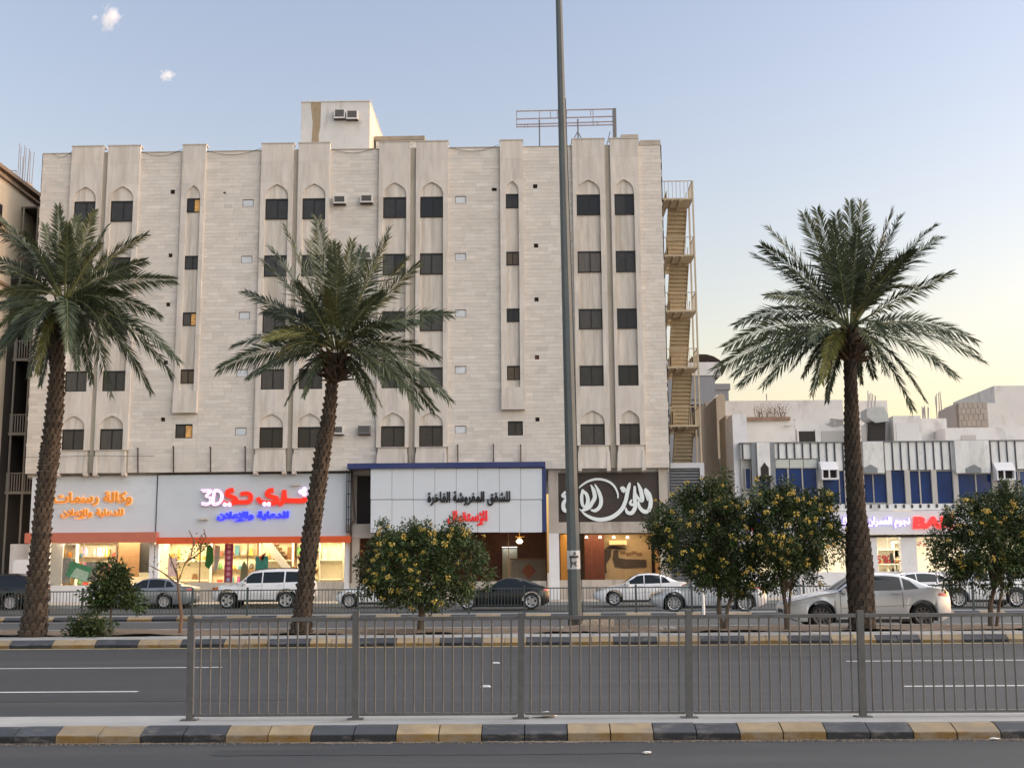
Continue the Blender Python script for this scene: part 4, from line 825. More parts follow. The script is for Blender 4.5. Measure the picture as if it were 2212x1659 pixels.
# ------------------------------------------------------------------ fire escape on the right end wall
cream_st = mat('cream_steel', (.50,.42,.29), .6, noise=.12, nscale=2, dirt=((.28,.20,.13),(2.5,2.5,1),.58,.5))
fe = thing('fire_escape', 'cream steel fire escape stair on the right end wall of the apartment block', 'stair', (8.2, 67, ZG))
FX0, FX1 = XR+.06, at(1500, 550, 65.7).x
lev = [at(1450, y, 65.6).z for y in (428.4, 550.3, 670, 791.9, 918)]
lev.append(lev[-1]-(lev[0]-lev[4])/4)
for i, zl in enumerate(lev[:5]):
    ln = bx(FX0, FX1, 65.6, 67.3, zl-.10, zl).build('landing', cream_st, fe)
    for k in range(3): bx(FX0+.45*k+.2, FX0+.45*k+.26, 65.62, 67.28, zl-.18, zl-.101).build('joist', cream_st, ln)
    bx(FX0, FX0+.55, 67.3, 70.6, zl-.10, zl).build('walkway', cream_st, ln)
    rl = MB().bar((FX0,65.63,zl+1.02),(FX1,65.63,zl+1.02),.045).build('front_rail', cream_st, fe)
    for k in range(9): xx = FX0+.04+(FX1-FX0-.08)*k/8; MB().bar((xx,65.63,zl),(xx,65.63,zl+1.0),.028).build('baluster', cream_st, rl)
    rl = MB().bar((FX1-.02,65.66,zl+1.02),(FX1-.02,67.3,zl+1.02),.04).build('side_rail', cream_st, fe)
    for k in range(1,6): MB().bar((FX1-.02,65.66+k*.3,zl),(FX1-.02,65.66+k*.3,zl+1.0),.028).build('baluster', cream_st, rl)
    rl = MB().bar((FX0+.58,67.35,zl+1.0),(FX0+.58,70.6,zl+1.0),.04).build('side_rail', cream_st, fe)
    bx(FX0+.57, FX0+.585, 67.35, 69.0, zl+.05, zl+.95).build('side_sheet', cream_st, fe)
    # flight from this landing down and back to the next level
    zb = lev[i+1] if i < 4 else max(lev[5], 6.5)
    xa, xb = FX0+.62, FX1-.12; rise = zl-zb; run = 2.6*rise/3.25; n = 16
    fl = MB(); fl.yz([(67.3,zl),(67.3+run,zb),(67.3+run,zb-.22),(67.3,zl-.22)], xa, xa+.04).yz([(67.3,zl),(67.3+run,zb),(67.3+run,zb-.22),(67.3,zl-.22)], xb-.04, xb)
    f_ = fl.build('flight', cream_st, fe)
    for k in range(n):
        y = 67.3+run*k/n; z = zl-rise*(k+1)/n
        MB().yz([(y,z+rise/n),(y,z-.03),(y+run/n,z-.03),(y+run/n,z),(y+.02,z),(y+.02,z+rise/n)], xa+.041, xb-.041).build('tread', cream_st, f_)
    MB().bar((xb-.02,67.3,zl+.9),(xb-.02,67.3+run,zb+.9),.04).build('hand_rail', cream_st, f_)
    bx(FX0-.07, FX0-.03, 66.2, 67.2, zl, zl+2.1).build('exit_door', mat('door_dark',(.05,.035,.03),.6), fe)
for (xx, yy) in ((FX1, 65.6), (FX1, 67.3), (FX1, 70.2), (FX0+.3, 70.6)): MB().bar((xx,yy,ZG),(xx,yy,lev[0]+1.02),.09).build('post', cream_st, fe)
# ------------------------------------------------------------------ left neighbour and the alley stair
nb_m = mat('neighbour_render', (.55,.47,.36), .85, noise=.08, nscale=.7, dirt=((.30,.235,.16),(1.5,1.5,.4),.56,.5)); corn = mat('cornice_brown', (.24,.165,.11), .8, noise=.15, nscale=2)
NX = -29.9
nb = thing('neighbour_building', 'tan rendered neighbour building seen down the alley at the left edge', 'building', (NX-5, 70, ZG))
zr = at(60, 412, 67).z
bx(NX-14, NX, 60, 92, ZG, zr).build('wall', nb_m, nb)
for (z, h, d_) in ((zr, .22, .28), (zr-.42, .12, .14), (zr-3.05, .16, .16), (zr-3.4, .1, .1), (zr-6.4, .16, .14)): bx(NX-14, NX+d_, 59.8, 92, z-h/2, z+h/2).build('cornice', corn, nb)
for k in range(5): z = zr-2.6-3.3*k; bx(NX-.03, NX+.02, 62.4, 63.6, z-.7, z+.6).build('window', frame_m, nb)
p = at(48, 390, 68); bx(p.x-.35, p.x+.35, 68, 68.7, zr, zr+.9).build('column_stub', mat('raw_concrete_warm',(.46,.34,.23),.9,noise=.15,nscale=3), nb)
rb_ = mat('rebar', (.30,.28,.30), .6)
for k in range(9): xx = p.x-.3+.6*(k%3)/2; yy = 68.05+.6*(k//3)/2; MB().bar((xx,yy,zr+.85),(xx+random.uniform(-.06,.06),yy,zr+3.1+random.uniform(-.4,.3)),.035).build('rebar', rb_, nb)
MB().bar((p.x-2.2,68,zr+1.6),(p.x-.4,68,zr+1.6),.04).bar((p.x-.4,68,zr+1.6),(p.x-.4,68,zr),.04).build('roof_pipe', rb_, nb)
for k in range(6): MB().bar((NX+.2,70+k*.5,zr),(NX+.2,70+k*.5,zr+.9),.03).build('roof_rail', rb_, nb)
MB().bar((NX+.2,70,zr+.9),(NX+.2,72.5,zr+.9),.03).build('roof_rail', rb_, nb)
al = thing('alley_stair', 'dark steel stair with barred landings in the alley at the left edge', 'stair', (NX+1, 68, ZG))
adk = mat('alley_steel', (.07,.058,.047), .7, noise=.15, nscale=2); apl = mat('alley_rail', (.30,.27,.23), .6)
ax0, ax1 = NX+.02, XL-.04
bx(ax0, ax1, 73.5, 73.7, ZG, Z(19.8)).build('rear_wall', mat('alley_shade_wall',(.05,.042,.036),.9), al)  # near-black colour stands in for the shade at the back of the alley
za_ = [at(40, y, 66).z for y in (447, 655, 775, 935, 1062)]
bx(NX+.005, NX+.02, 65.2, 73.5, ZG, za_[1]+1.6).build('side_wall', mat('alley_shade_wall',(.05,.042,.036),.9), al)  # added dark sheet over the neighbour wall, alley shade put into its colour
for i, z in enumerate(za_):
    r0 = bx(ax0, ax1, 66, 67.6, z-.12, z).build('landing', adk, al)
    if i == 0: continue
    MB().bar((ax0,66.03,z+1.05),(ax1 if i < 4 else ax1+.9,66.03,z+1.05),.05).build('rail', apl, al); nbx = 13
    for k in range(nbx): xx = ax0+.05+(ax1-ax0-.1)*k/(nbx-1); MB().bar((xx,66.03,z),(xx,66.03,z+1.03),.05).build('baluster', apl, r0)
    bx(ax0, ax1, 65.98, 66.06, z-.13, z+.02).build('edge_beam', apl, al)
    f = MB(); zt = za_[i-1]
    f.yz([(67.6,zt-.1),(67.6,zt+.15),(71.5,z+.15),(71.5,z-.1)], ax0+.1, ax1-.1); f.build('flight', adk, al)
for xx in (ax0+.15, ax0+1.0): MB().bar((xx,66.0,ZG),(xx,66.0,za_[0]),.09).build('post', apl, al)
bx(ax0, ax1, 67.6, 73.5, za_[0]-.1, za_[0]).build('roof_sheet', adk, al)
q = thing('roadside_cabinet', 'white cabinet with red lettering behind the black off-roader', 'cabinet', (at(35,1250,63).x,63,ZG)); a,b,c2,d2 = px_rect(27,1208,91,1275,63); bx(a,b,63,63.6,ZG,d2-.12).build('box', whitep, q); MB().xz([(a,d2-.12),(b,d2-.12),(b-.12,d2),(a+.12,d2)],63.02,63.58).build('lid', whitep, q)
rdp = mat('red_print',(.55,.04,.03),.5); MB().bar((a+.45,62.99,ZG+.62),(b-.35,62.99,ZG+.72),.02,.05).bar((a+.6,62.99,ZG+.55),(b-.5,62.99,ZG+.58),.02,.05).build('print', rdp, q); bx(a+.75,a+1.05,62.98,63,ZG+1.05,ZG+1.25).build('plate', mat('grey_plate',(.35,.36,.36),.5), q)
bx(at(-40,1250,62).x, at(80,1250,62).x, 65.2, 65.4, ZG, ZG+3.2).build('low_wall', whitep, nb)

# ------------------------------------------------------------------ blue glass building on the right
YR = 66.0
R7 = lambda x,y: zz(2450,1250,1.8794,x,y)
RZ = lambda x,y: zz(2340,1100,2.3694,x,y)
def r7(x0,y0,x1,y1,Y): return rrect(R7,x0,y0,x1,y1,Y)
marble = mat('white_marble', (.70,.715,.71), .45, noise=.10, nscale=1.6, stretch=(1.4,1.4,.7), tone=True, dirt=((.36,.36,.34),(1.3,1.3,.5),.56,.6))
gstrip = mat('grey_strip', (.035,.038,.045), .5, noise=.15, nscale=3); gwide = mat('grey_cladding', (.20,.22,.235), .5, noise=.12, nscale=2)
blueg = mat('blue_glass', (.008,.038,.14), .08, spec=.32, noise=.3, nscale=.8)
rbld = thing('commercial_building', 'two storey white marble building with blue glass and dark vertical stripes', 'building', (at(1900,1200,YR).x, YR, ZG))
RX0 = at(*R7(332,800),YR).x; RX1 = 33.0; rt = at(*R7(900,598),YR).z
bx(RX0+.02, RX1, YR+.5, 80, 6.05, rt-.1).build('core', plaster, rbld)
zlow = at(*R7(1000,1050),YR).z; zdash = at(*R7(1000,1008),YR).z
random.seed(9)
def mslab(mb, x0, x1, z0, z1, y, d=.1, step=.62):
    x = x0
    while x < x1-.02:
        e = min(x+step, x1) if x1-(x+step) > .2 else x1; t = random.gauss(1,.04); mb.box(x+.002,e-.002,y+random.uniform(0,.003),y+d,z0,z1,t); x = e
zb1 = at(*R7(700,702),YR).z; zb2 = at(*R7(1500,778),YR).z; xsplit = at(*R7(838,700),YR).x
for (q0,q1,q2,q3) in ((RX0,xsplit,zb1,rt),(xsplit+.001,RX1,zb2,rt),(RX0,RX1,zlow,zdash)):
    band = MB(); mslab(band,q0,q1,q2,q3,YR); band.build('marble_band', marble, rbld, tone=True)
bx(RX0-.05, RX1, YR-.08, YR+.5, rt, rt+.06).build('coping', gwide, rbld)
def zat(x, y): return at(*R7(x,y),YR)
for x in (338,577,631,684,737,791): 
    p0, p1 = zat(x-6,605), zat(x+7,698); bx(p0.x,p1.x,YR-.05,YR-.001,zb1+.005,rt-.005).build('dark_stripe', gstrip, rbld)
for x in (845,897,951,1006,1278,1335,1390,1443,1498,1552,1609,1662,1717,1988,2045,2098,2153,2260,2315,2370,2425,2480,2535): 
    p0, p1 = zat(x-7,605), zat(x+7,700); bx(p0.x,p1.x,YR-.05,YR-.001,zb2+.005,rt-.005).build('dark_stripe', gstrip, rbld)
for x0,x1 in ((395,435),(515,552)): p0,p1 = zat(x0,700), zat(x1,700); bx(p0.x,p1.x,YR-.12,YR+.3,zat(400,960).z,rt+.01).build('grey_pier', gwide, rbld)
for x in range(862,2600,55): 
    p0, p1 = zat(x-6,1030), zat(x+8,1030); bx(p0.x,p1.x,YR-.03,YR-.001,zlow+.12,zdash-.03).build('dark_dash', gstrip, rbld)
# protruding blocks with chevrons
for x0,x1,c0,c1 in ((1130,1278,1135,1230),(1740,1980,1817,1918)):
    p0, p1 = zat(x0,600), zat(x1,800); mb = MB(); mslab(mb, p0.x, p1.x, zat(x0,802).z, rt+.02, YR-.22, .3, .8); mb.build('marble_block', marble, rbld, tone=True)
    q0, q1, q2 = zat(c0,800), zat(c1,800), zat((c0+c1)/2,745); MB().xz([(q0.x,q0.z),(q1.x,q0.z),(q1.x,q0.z+.25),(q2.x,q2.z),(q0.x,q0.z+.25)],YR-.26,YR-.221).build('chevron', gwide, rbld)
p0,p1 = zat(437,820), zat(513,600); mb = MB(); mslab(mb,p0.x,p1.x,p0.z,rt+.02,YR-.2,.3,.8); mb.build('marble_block', marble, rbld, tone=True); q = zat(482,790); MB().xz([(q.x-.22,p0.z+.01),(q.x+.22,p0.z+.01),(q.x+.22,q.z+.2),(q.x,q.z+.5),(q.x-.22,q.z+.2)],YR-.22,YR-.201).build('arched_niche', dark_in, rbld)
bx(p0.x-.06,p1.x+.08,YR-.28,YR,p0.z-.08,p0.z-.001).build('ledge', marble, rbld)
# blue windows
wfr = mat('cream_frame', (.46,.45,.42), .6, noise=.08, nscale=2)
zs = zdash+.003
bx(RX0+.02, RX1, YR+.24, YR+.5, zdash, zb1).build('window_backing', wfr, rbld)
for (x0,x1,y0,y1) in ((360,390,770,905),(442,525,822,950),(557,640,768,1003),(650,735,768,1003),(743,833,768,1003),(875,980,775,1003),(987,1062,775,1003),(1075,1132,775,1003),(1142,1206,808,996),(1213,1312,808,996),(1322,1437,775,1003),(1442,1516,786,1003),(1525,1603,786,1003),(1632,1755,786,1003),(1768,1890,806,996),(1898,2010,806,996),(2032,2118,786,1003),(2150,2175,786,1003),(2190,2290,786,1003),(2310,2420,786,1003),(2432,2540,786,1003)):
    a,b,c2,d2 = r7(x0,y0,x1,y1,YR+.1); f = MB(); t=.035
    f.box(a-t,b+t,YR+.08,YR+.2,d2,d2+t); f.box(a-t,b+t,YR+.08,YR+.2,c2-t,c2); f.box(a-t,a,YR+.08,YR+.2,c2,d2); f.box(b,b+t,YR+.08,YR+.2,c2,d2)
    o = f.build('window', wfr, rbld); bx(a,b,YR+.13,YR+.15,c2,d2).build('pane', blueg, o)
a,b,c2,d2 = r7(555,708,835,764,YR+.1); pl_ = mat('pale_panel',(.50,.54,.50),.5)
for k in range(3): w3 = (b-a)/3; bx(a+w3*k+.02,a+w3*(k+1)-.02,YR+.05,YR+.12,c2,d2).build('pale_panel', pl_, rbld)
mul = MB()
for x in (1037,1066,1134,1316,1439,1617,1760,2020,2125,858): q = zat(x,900); mul.box(q.x-.14,q.x+.14,YR-.02,YR+.23,zs,zb2-.003)
mul.build('window_pier', wfr, rbld)
for x0,x1,y0,y1,l_ in ((862,975,720,842,'white hooded air conditioner box on the blue glass facade, left of the right palm'),(2025,2150,724,846,'white hooded air conditioner box at the right end of the blue glass facade')):
    a,b,c2,d2 = r7(x0,y0,x1,y1,YR-.5); r = thing('air_conditioner_box', l_, 'air conditioner', ((a+b)/2,YR-.3,c2)); zm = c2+(d2-c2)*.52
    bx(a,b,YR-.6,YR-.06,c2,c2+.08).build('base', whitep, r); bx(a,a+.08,YR-.6,YR-.06,c2+.08,zm).build('side', whitep, r); bx(b-.08,b,YR-.6,YR-.06,c2+.08,zm).build('side', whitep, r); bx(a+.38,a+.46,YR-.6,YR-.55,c2+.08,zm).build('stile', whitep, r); bx(a+.08,b-.08,YR-.3,YR-.06,c2+.08,zm).build('unit', dark_in, r)
    MB().yz([(YR-.62,zm),(YR-.06,zm),(YR-.06,d2),(YR-.2,d2)],a-.01,b+.01).build('hood', whitep, r)
# lit fascia of the right shop
zf0, zf1 = at(*R7(1200,1207),YR-.5).z, at(*R7(1200,1052),YR-.5).z
sg = thing('shop_sign', 'long white lit fascia with glowing white Arabic letters and red Latin letters', 'sign', (16,YR-.5,zf0))
bx(RX0+.3, RX1, YR-.5, YR+.3, zf0, zf1).build('panel', mat('lit_fascia',(.62,.63,.66),.4,emit=(.85,.85,1),estr=.03), sg)
wl_ = mat('white_letter',(.9,.9,.95),.4,emit=(1,.97,1),estr=.38); ph = mat('violet_halo',(.4,.3,.9),.5,emit=(.28,.14,1),estr=.45)
for (t,q) in (('نجوم العمران', r7(1168,1092,1450,1165,YR-.5)), ('للسراميك', r7(838,1092,1030,1165,YR-.5))):
    a,b,c2,d2 = q; lettering('lettering', t, a,b,c2,d2, YR-.56, wl_, sg, .02, .05); lettering('letter_glow', t, a-.03,b+.03,c2-.03,d2+.03, YR-.51, ph, sg, .07, .03)
rlit = mat('red_lit',(.8,.03,.03),.4,emit=(1,.03,.03),estr=.45)
a,b,c2,d2 = r7(1468,1088,1760,1168,YR-.5); lettering('lettering', 'BAK', a,b,c2,d2, YR-.53, rlit, sg, .05, .10, arabic=False, slant=.12)
a,b,c2,d2 = r7(375,1080,455,1140,YR-.5); MB().xz([(a,c2),(b,c2+.1),(b-.1,d2),(a+.3,d2+.1)],YR-.58,YR-.51).build('logo_shape', blue, sg); a,b,c2,d2 = r7(395,1130,455,1180,YR-.5); MB().xz([(a,c2),(b,c2+.1),(b-.05,d2),(a+.1,d2-.1)],YR-.62,YR-.585).build('logo_shape', rlit, sg)
s5 = thing('shopfront', 'brightly lit white shopfront under the long white fascia at the right', 'shopfront', (16,YR,ZG)); xa = RX0+.5; xb = RX1-.5; zc_ = zf0-.02
bx(xa,xb,YR-.2,YR,zc_-.14,zc_).build('dark_soffit', dark_in, s5)  # dark soffit strip above the shop glass, holds no lamp
colx = [zat(x,1300).x for x in (350,760,1180)]+[zat(1442,1300).x, zat(1860,1300).x, zat(2280,1300).x, 32.4]
for cx_ in colx: bx(cx_-.42,cx_+.42,YR-.1,YR+.4,ZG,zc_-.141).build('column', whitep, s5)
zsill = at(*R7(1300,1455),YR).z
for i in range(len(colx)-1):
    a,b = colx[i]+.42, colx[i+1]-.42; bx(a,b,YR+.1,YR+.3,ZG,zsill).build('base_wall', whitep, s5)
    for k in range(2): m_=(a+b)/2; u0,u1 = (a,m_-.02) if k==0 else (m_+.02,b); bx(u0,u1,YR+.15,YR+.165,zsill,zc_-.141).build('glass_pane', glass, s5)
room(s5, xa,xb,YR+.4,71.5,ZG+.02,zc_+.15, mat('white_wall_in',(.75,.72,.66),.6))
for q in range(7): u0 = xa+.4+q*3.2; lamp_panel('ceiling_light', s5, u0,u0+2.2,67.4,69.0,zc_+.13,(1,.88,.66),7.0)
p = at(*R7(1235,1300),68.2); shelves('lit display shelves in the right shop, behind the palm trunk', p.x,p.x+1.3,68.2,68.6,ZG+.05,ZG+2.6,3,ceil_m,[gold,cream,dark_in],'small item on the lit display shelves of the right shop','goods in the right shop',71,strip)
p = at(*R7(1345,1300),68.2); shelves('tall lit display case in the right shop beside the white column', p.x,p.x+1.2,68.2,68.6,ZG+.05,ZG+3.0,3,ceil_m,[gold,cream],'small item in the tall display case of the right shop','goods in the right display case',72,strip)
rt_ = mat('red_vinyl',(.55,.05,.04),.5); vt = thing('window_lettering','faded red discount lettering on the right shop window','lettering',(zat(1320,1400).x,YR+.1,zsill)); a,b,c2,d2 = r7(1225,1345,1325,1402,YR+.12); lettering('figures','5%',a,b,c2,d2,YR+.14,rt_,vt,.03,.01,arabic=False); a,b,c2,d2 = r7(1345,1360,1408,1402,YR+.12); lettering('word','من',a,b,c2,d2,YR+.14,rt_,vt,.02,.01); a,b,c2,d2 = r7(1498,1255,1560,1290,YR+.12); lettering('word','ية',a,b,c2,d2,YR+.14,rt_,vt,.02,.01)
# tan side wall of the plot, stepping back to the left
sidew = mat('tan_side_wall', (.40,.34,.265), .9, noise=.10, nscale=.8, dirt=((.27,.22,.165),(1.6,1.6,.3),.54,.6))
sw = thing('side_wall', 'weathered tan side walls stepping back beside the blue glass building', 'wall', (RX0, 72, ZG))
for (px, py, Y0, Y1, wx) in ((600,870,66.4,69,.8),(545,880,69,71.5,.9),(465,725,74,80,.55),(378,770,80,84,.85)):
    p = at(*RZ(px,py),Y0); bx(p.x, p.x+wx, Y0, Y1, ZG, p.z).build('wall_step', sidew if px < 590 else whitep, sw)
p = at(*RZ(480,740),74); MB().xz([(p.x,p.z-.2),(p.x+.5,p.z-.2),(p.x+.42,p.z+.28),(p.x+.2,p.z+.36),(p.x+.02,p.z+.2)],74.1,79).build('rounded_top', sidew, sw)
q0 = at(*RZ(690,905),68.4)
# roofscape behind the blue glass building
conw = mat('roof_white', (.62,.615,.60), .85, noise=.07, nscale=.9, dirt=((.33,.315,.29),(.9,.9,.6),.55,.6)); conb = mat('block_wall', (.36,.32,.28), .9, noise=.1, nscale=2)
def roofbox(name,label,x0,y0,x1,y1,Y,d,m,group=None):
    a,b,c2,d2 = r7(x0,y0,x1,y1,Y); r = thing(name,label,'roof structure',((a+b)/2,Y,6),group); bx(a,b,Y,Y+d,5.5,d2).build('wall', m, r); return r,a,b,c2,d2
r,a,b,c2,d2 = roofbox('roof_wall','long off white parapet wall behind the blue glass building, left of the right palm',200,316,1012,600,80,4,conw); p = at(*R7(165,290),79.8); MB().xz([(a-.6,6),(a+.01,6),(a+.01,d2),(a-.25,d2+.45),(a-.5,d2+.2)],79.8,84).build('curved_end', conw, r)
MB().box((a+b)/2-1,(a+b)/2-.95,80.2,80.3,d2,d2+.5).build('pipe_stub', rb_, r)
r,a,b,c2,d2 = roofbox('roof_room','white roof room with broken dry-grass cornice behind the striped band',345,452,688,600,74,4,conw); bx(a-.1,b-.3,73.8,78,d2,d2+.22).build('broken_cornice', mat('broken_brown',(.25,.17,.12),.95,noise=.3,nscale=4), r); bx(a+2.6,b-.2,73.85,73.999,c2+1.1,d2-.35).build('panel', mat('panel_white',(.58,.58,.575),.7), r)
g_ = MB(); random.seed(8)
for k in range(70): xx = random.uniform(a+.8,b-.5); g_.tube([(xx,74.0,d2+.2),(xx+random.uniform(-.15,.15),74,d2+.45),(xx+random.uniform(-.4,.4),74,d2+random.uniform(.5,1.15))],.012,3)
g_.build('dry_grass', mat('dry_grass',(.22,.14,.09),.9), r, kind='stuff')
r,a,b,c2,d2 = roofbox('roof_room','off white roof room with a dark doorway left of the right palm',690,440,1015,600,75,4,conw); q0,q1,q2,q3 = r7(712,522,820,602,75); bx(q0,q1,74.95,74.999,q2,q3).build('doorway', dark_in, r); MB().bar((q0-.06,74.93,q2),(q0-.06,74.93,q3+.1),.1).bar((q1+.06,74.93,q2),(q1+.06,74.93,q3+.1),.1).build('door_frame', conw, r); q0,q1,q2,q3=r7(865,520,1010,602,75); bx(q0,q1,74.96,74.999,q2,q3).build('panel', mat('panel_grey',(.43,.42,.40),.8), r)
q0,q1,q2,q3=r7(885,435,1008,495,75); MB().xz([(q0,q2+.2),(q0+.5,q2),(q1,q2+.1),(q1,q3-.1),(q1-.8,q3),(q0+.3,q3-.3)],74.985,74.9985).build('damp_stain', mat('damp',(.32,.31,.30),.9,noise=.4,nscale=5), r)
r,a,b,c2,d2 = roofbox('roof_block','white roof block with recessed panel right of the right palm',1345,418,1528,600,73,3,conw); q0,q1,q2,q3=r7(1362,465,1512,600,73); bx(q0,q1,72.97,72.999,q2,q3).build('panel', mat('panel_white',(.58,.58,.575),.7), r)
roofbox('roof_block','low grey white roof block with brown corner right of the recessed panel',1530,436,1700,600,76,3,conw); roofbox('roof_block','short white chimney block below the metal duct',1162,470,1235,600,74,1.2,conw); roofbox('roof_wall','pale back wall below the rebar right of the palm',1100,318,1308,600,84,3,conw)
r,a,b,c2,d2 = roofbox('roof_wall','low white parapet wall at the right picture edge',1690,495,2520,600,74,3,conw); q0,q1,q2,q3=r7(1795,548,1892,590,74); bx(q0,q1,73.97,73.999,q2,q3).build('panel', mat('panel_grey',(.43,.42,.40),.8), r)
r,a,b,c2,d2 = roofbox('roof_wall','bare grey block wall with visible courses at the right',1782,330,1975,610,86,3,conb)
k_ = 0; bh = (d2-c2)/7
for j in range(7):
    for i in range(6): bw=(b-a)/6; ox=(bw/2 if j%2 else 0); u0=max(a,a+i*bw-ox+.02); u1=min(b,a+(i+1)*bw-ox-.02); bx(u0,u1,85.97,85.999,c2+j*bh+.02,c2+(j+1)*bh-.02).build('block', conb, r)
MB().xz([(at(*R7(1600,430),90).x,6),(a-.01,6),(a-.01,d2-.05),(at(*R7(1640,395),90).x,at(*R7(1640,395),90).z)],86.2,90).build('side_slope', mat('grey_beige_wall',(.40,.36,.32),.9), r)  # sloping side in plain grey beige
roofbox('distant_house','pale distant house block above the right picture edge',2022,216,2520,500,120,12,conw); roofbox('distant_house','pale distant wall below the house block at the right edge',1972,330,2560,600,100,8,conw)
# metal duct
a,b,c2,d2 = r7(1165,358,1308,465,73); dm = mat('duct_metal',(.36,.38,.39),.35,metal=.5,noise=.15,nscale=2); r = thing('roof_duct','grey sheet metal duct box on the roof right of the palm','duct',((a+b)/2,73,c2)); MB().xz([(a,c2+.35),(a+.05,d2-.1),(a+.5,d2),(b-.25,d2),(b,d2-.5),(b,c2+.1),(b-.8,c2)],73,74.5).build('duct', dm, r); MB().xz([(b-1.2,rt-.3),(b-.25,rt-.3),(b-.1,c2+.1),(b-1.0,c2+.1)],73.3,74.2).build('duct_leg', dark_in, r)
# rebar bundles
for (x0,x1,y0,y1,Y,l_) in ((1170,1225,250,340,84,'thin rebar bundle above the pale wall right of the palm'),(1535,1575,345,420,80,'short rebar bundle above the low roof block'),(1625,1668,255,400,92,'tall rebar bundle beside the grey block wall')):
    r = None; a,b,c2,d2 = r7(x0,y0,x1,y1,Y); r = thing('rebar_bundle', l_, 'rebar', ((a+b)/2,Y+.2,c2-.5))
    for k in range(6): xx=a+(b-a)*k/5; MB().bar((xx,Y+.2*(k%2),c2-.6),(xx+random.uniform(-.1,.1),Y+.2*(k%2),d2-random.uniform(0,1)*(d2-c2)*.4),.05).build('rebar', rb_, r)
# grey house with satellite dish behind
r = thing('grey_house','grey rendered house behind the fire escape','building',(at(*RZ(300,800),96).x,96,ZG)); gm = mat('grey_render',(.235,.245,.265),.85,noise=.06,nscale=.6)
a,b,c2,d2 = rrect(RZ,-60,548,458,760,96); bx(a,b,96,104,ZG,d2).build('wall', gm, r); bx(a,b+.5,95.9,104.2,d2,d2+1.1).build('parapet', conw, r); a2,b2,c3,d3 = rrect(RZ,458,615,570,760,97); bx(b,b2,97,104,ZG,d3).build('wall', gm, r); bx(b,b2+.15,96.9,104,d3-.5,d3).build('cornice', gm, r); bx(a,b-.9,95.85,96,c2-.3,c2).build('cornice', gm, r)
p = at(*RZ(285,790),95.95); MB().xz([(p.x-.45,p.z-2.6),(p.x+.45,p.z-2.6),(p.x+.45,p.z)]+[(p.x+.45*math.cos(t*.314),p.z+.45*math.sin(t*.314)) for t in range(11)]+[(p.x-.45,p.z)],95.9,95.96).build('arched_window', dark_in, r)
p = at(*RZ(375,480),97); d_ = thing('satellite_dish','dark satellite dish on the grey house roof','satellite dish',(p.x,97,p.z-1.2)); mb = MB(); N=16
mb.add([(p.x,97,p.z)]+[(p.x+q_*1.6*math.cos(2*math.pi*i/N)*.95,97-.5*q_*q_-.5*q_*math.sin(2*math.pi*i/N),p.z-.25*math.cos(2*math.pi*i/N)*q_+q_*.95*math.sin(2*math.pi*i/N)) for q_ in (.5,1) for i in range(N)],[(0,1+i,1+(i+1)%N) for i in range(N)]+[(1+i,1+N+i,1+N+(i+1)%N,1+(i+1)%N) for i in range(N)]); mb.build('dish', mat('dish_dark',(.07,.05,.04),.7), d_, smooth=60)
MB().bar((p.x,97.1,p.z),(p.x,97.1,p.z-1.2),.08).build('mast', rb_, d_); MB().bar((p.x,97,p.z),(p.x+.2,96.2,p.z+.9),.04).build('feed_arm', rb_, d_)
# ------------------------------------------------------------------ lamp pole on the far median
PY_ = 33.3; b0 = at(1243,1352,PY_); t0 = at(1203,-160,PY_); b0.z = .18
pole = thing('lamp_pole','tall grey eight sided lamp pole leaning slightly left on the median','lamp pole',(b0.x,b0.y,.18))
pm = mat('pole_paint',(.105,.122,.122),.65,metal=0,noise=.12,nscale=2,dirt=((.07,.068,.065),(1,1,.5),.55,.5))
r0 = .5*(at(1259,1340,PY_).x-at(1228,1340,PY_).x); r1 = .5*(at(1212,0,PY_).x-at(1199,0,PY_).x)
MB().tube([b0+(t0-b0)*(k/12) for k in range(13)]+[b0+(t0-b0)*1.12], [r0+(r1-r0)*k/12 for k in range(13)]+[r1*.9], 8).build('shaft', pm, pole)
topp = b0+(t0-b0)*1.12; MB().tube([topp, topp+Vector((0,-.6,.5)), topp+Vector((0,-2.2,.8))], [.07,.06,.05], 8).build('arm', pm, pole); MB().xz([(topp.x-.18,topp.z+.75),(topp.x+.18,topp.z+.75),(topp.x+.12,topp.z+.92),(topp.x-.12,topp.z+.92)], topp.y-3.0, topp.y-2.1).build('lamp_head', pm, pole)
MB().tube([b0,b0+Vector((0,0,.28))],[r0*1.12,r0*1.08],8).build('base_sleeve', mat('sleeve_dark',(.035,.037,.04),.8), pole)
def onp(px,py,dy=-.012): 
    p = at(px,py,PY_); return p
sgn = mat('white_patch',(.62,.62,.62),.6,noise=.1,nscale=6)
fz = [at(1240,y,PY_).z for y in (1190,1212,1214,1226)]
def axis(z): return b0+(t0-b0)*((z-b0.z)/(t0.z-b0.z))
def ringpatch(z0,z1,g,name,m):
    mb = MB(); rr0 = r0+(r1-r0)*((z0-b0.z)/(t0.z-b0.z))+g; rr1 = r0+(r1-r0)*((z1-b0.z)/(t0.z-b0.z))+g; mb.tube([axis(z0),axis(z1)],[rr0,rr1],8); return mb.build(name, m, pole)
ringpatch(at(1240,1229,PY_).z, at(1240,1189,PY_).z, .006, 'number_patch', sgn)
lm = mat('patch_black',(.012,.012,.012),.6); yp = PY_-r0-.012
def T(x,y): p = at(*R4(x,y),yp); return (p.x,p.z)
w = abs(T(36,0)[0]-T(0,0)[0])
def pstroke(lst): 
    mb = MB()
    for i,(pts,ws) in enumerate(lst): stroke(mb,[T(*q) for q in pts],[w*k for k in ws],yp-.012-.002*i,yp+.03)
    mb.build('patch_figures', lm, pole)
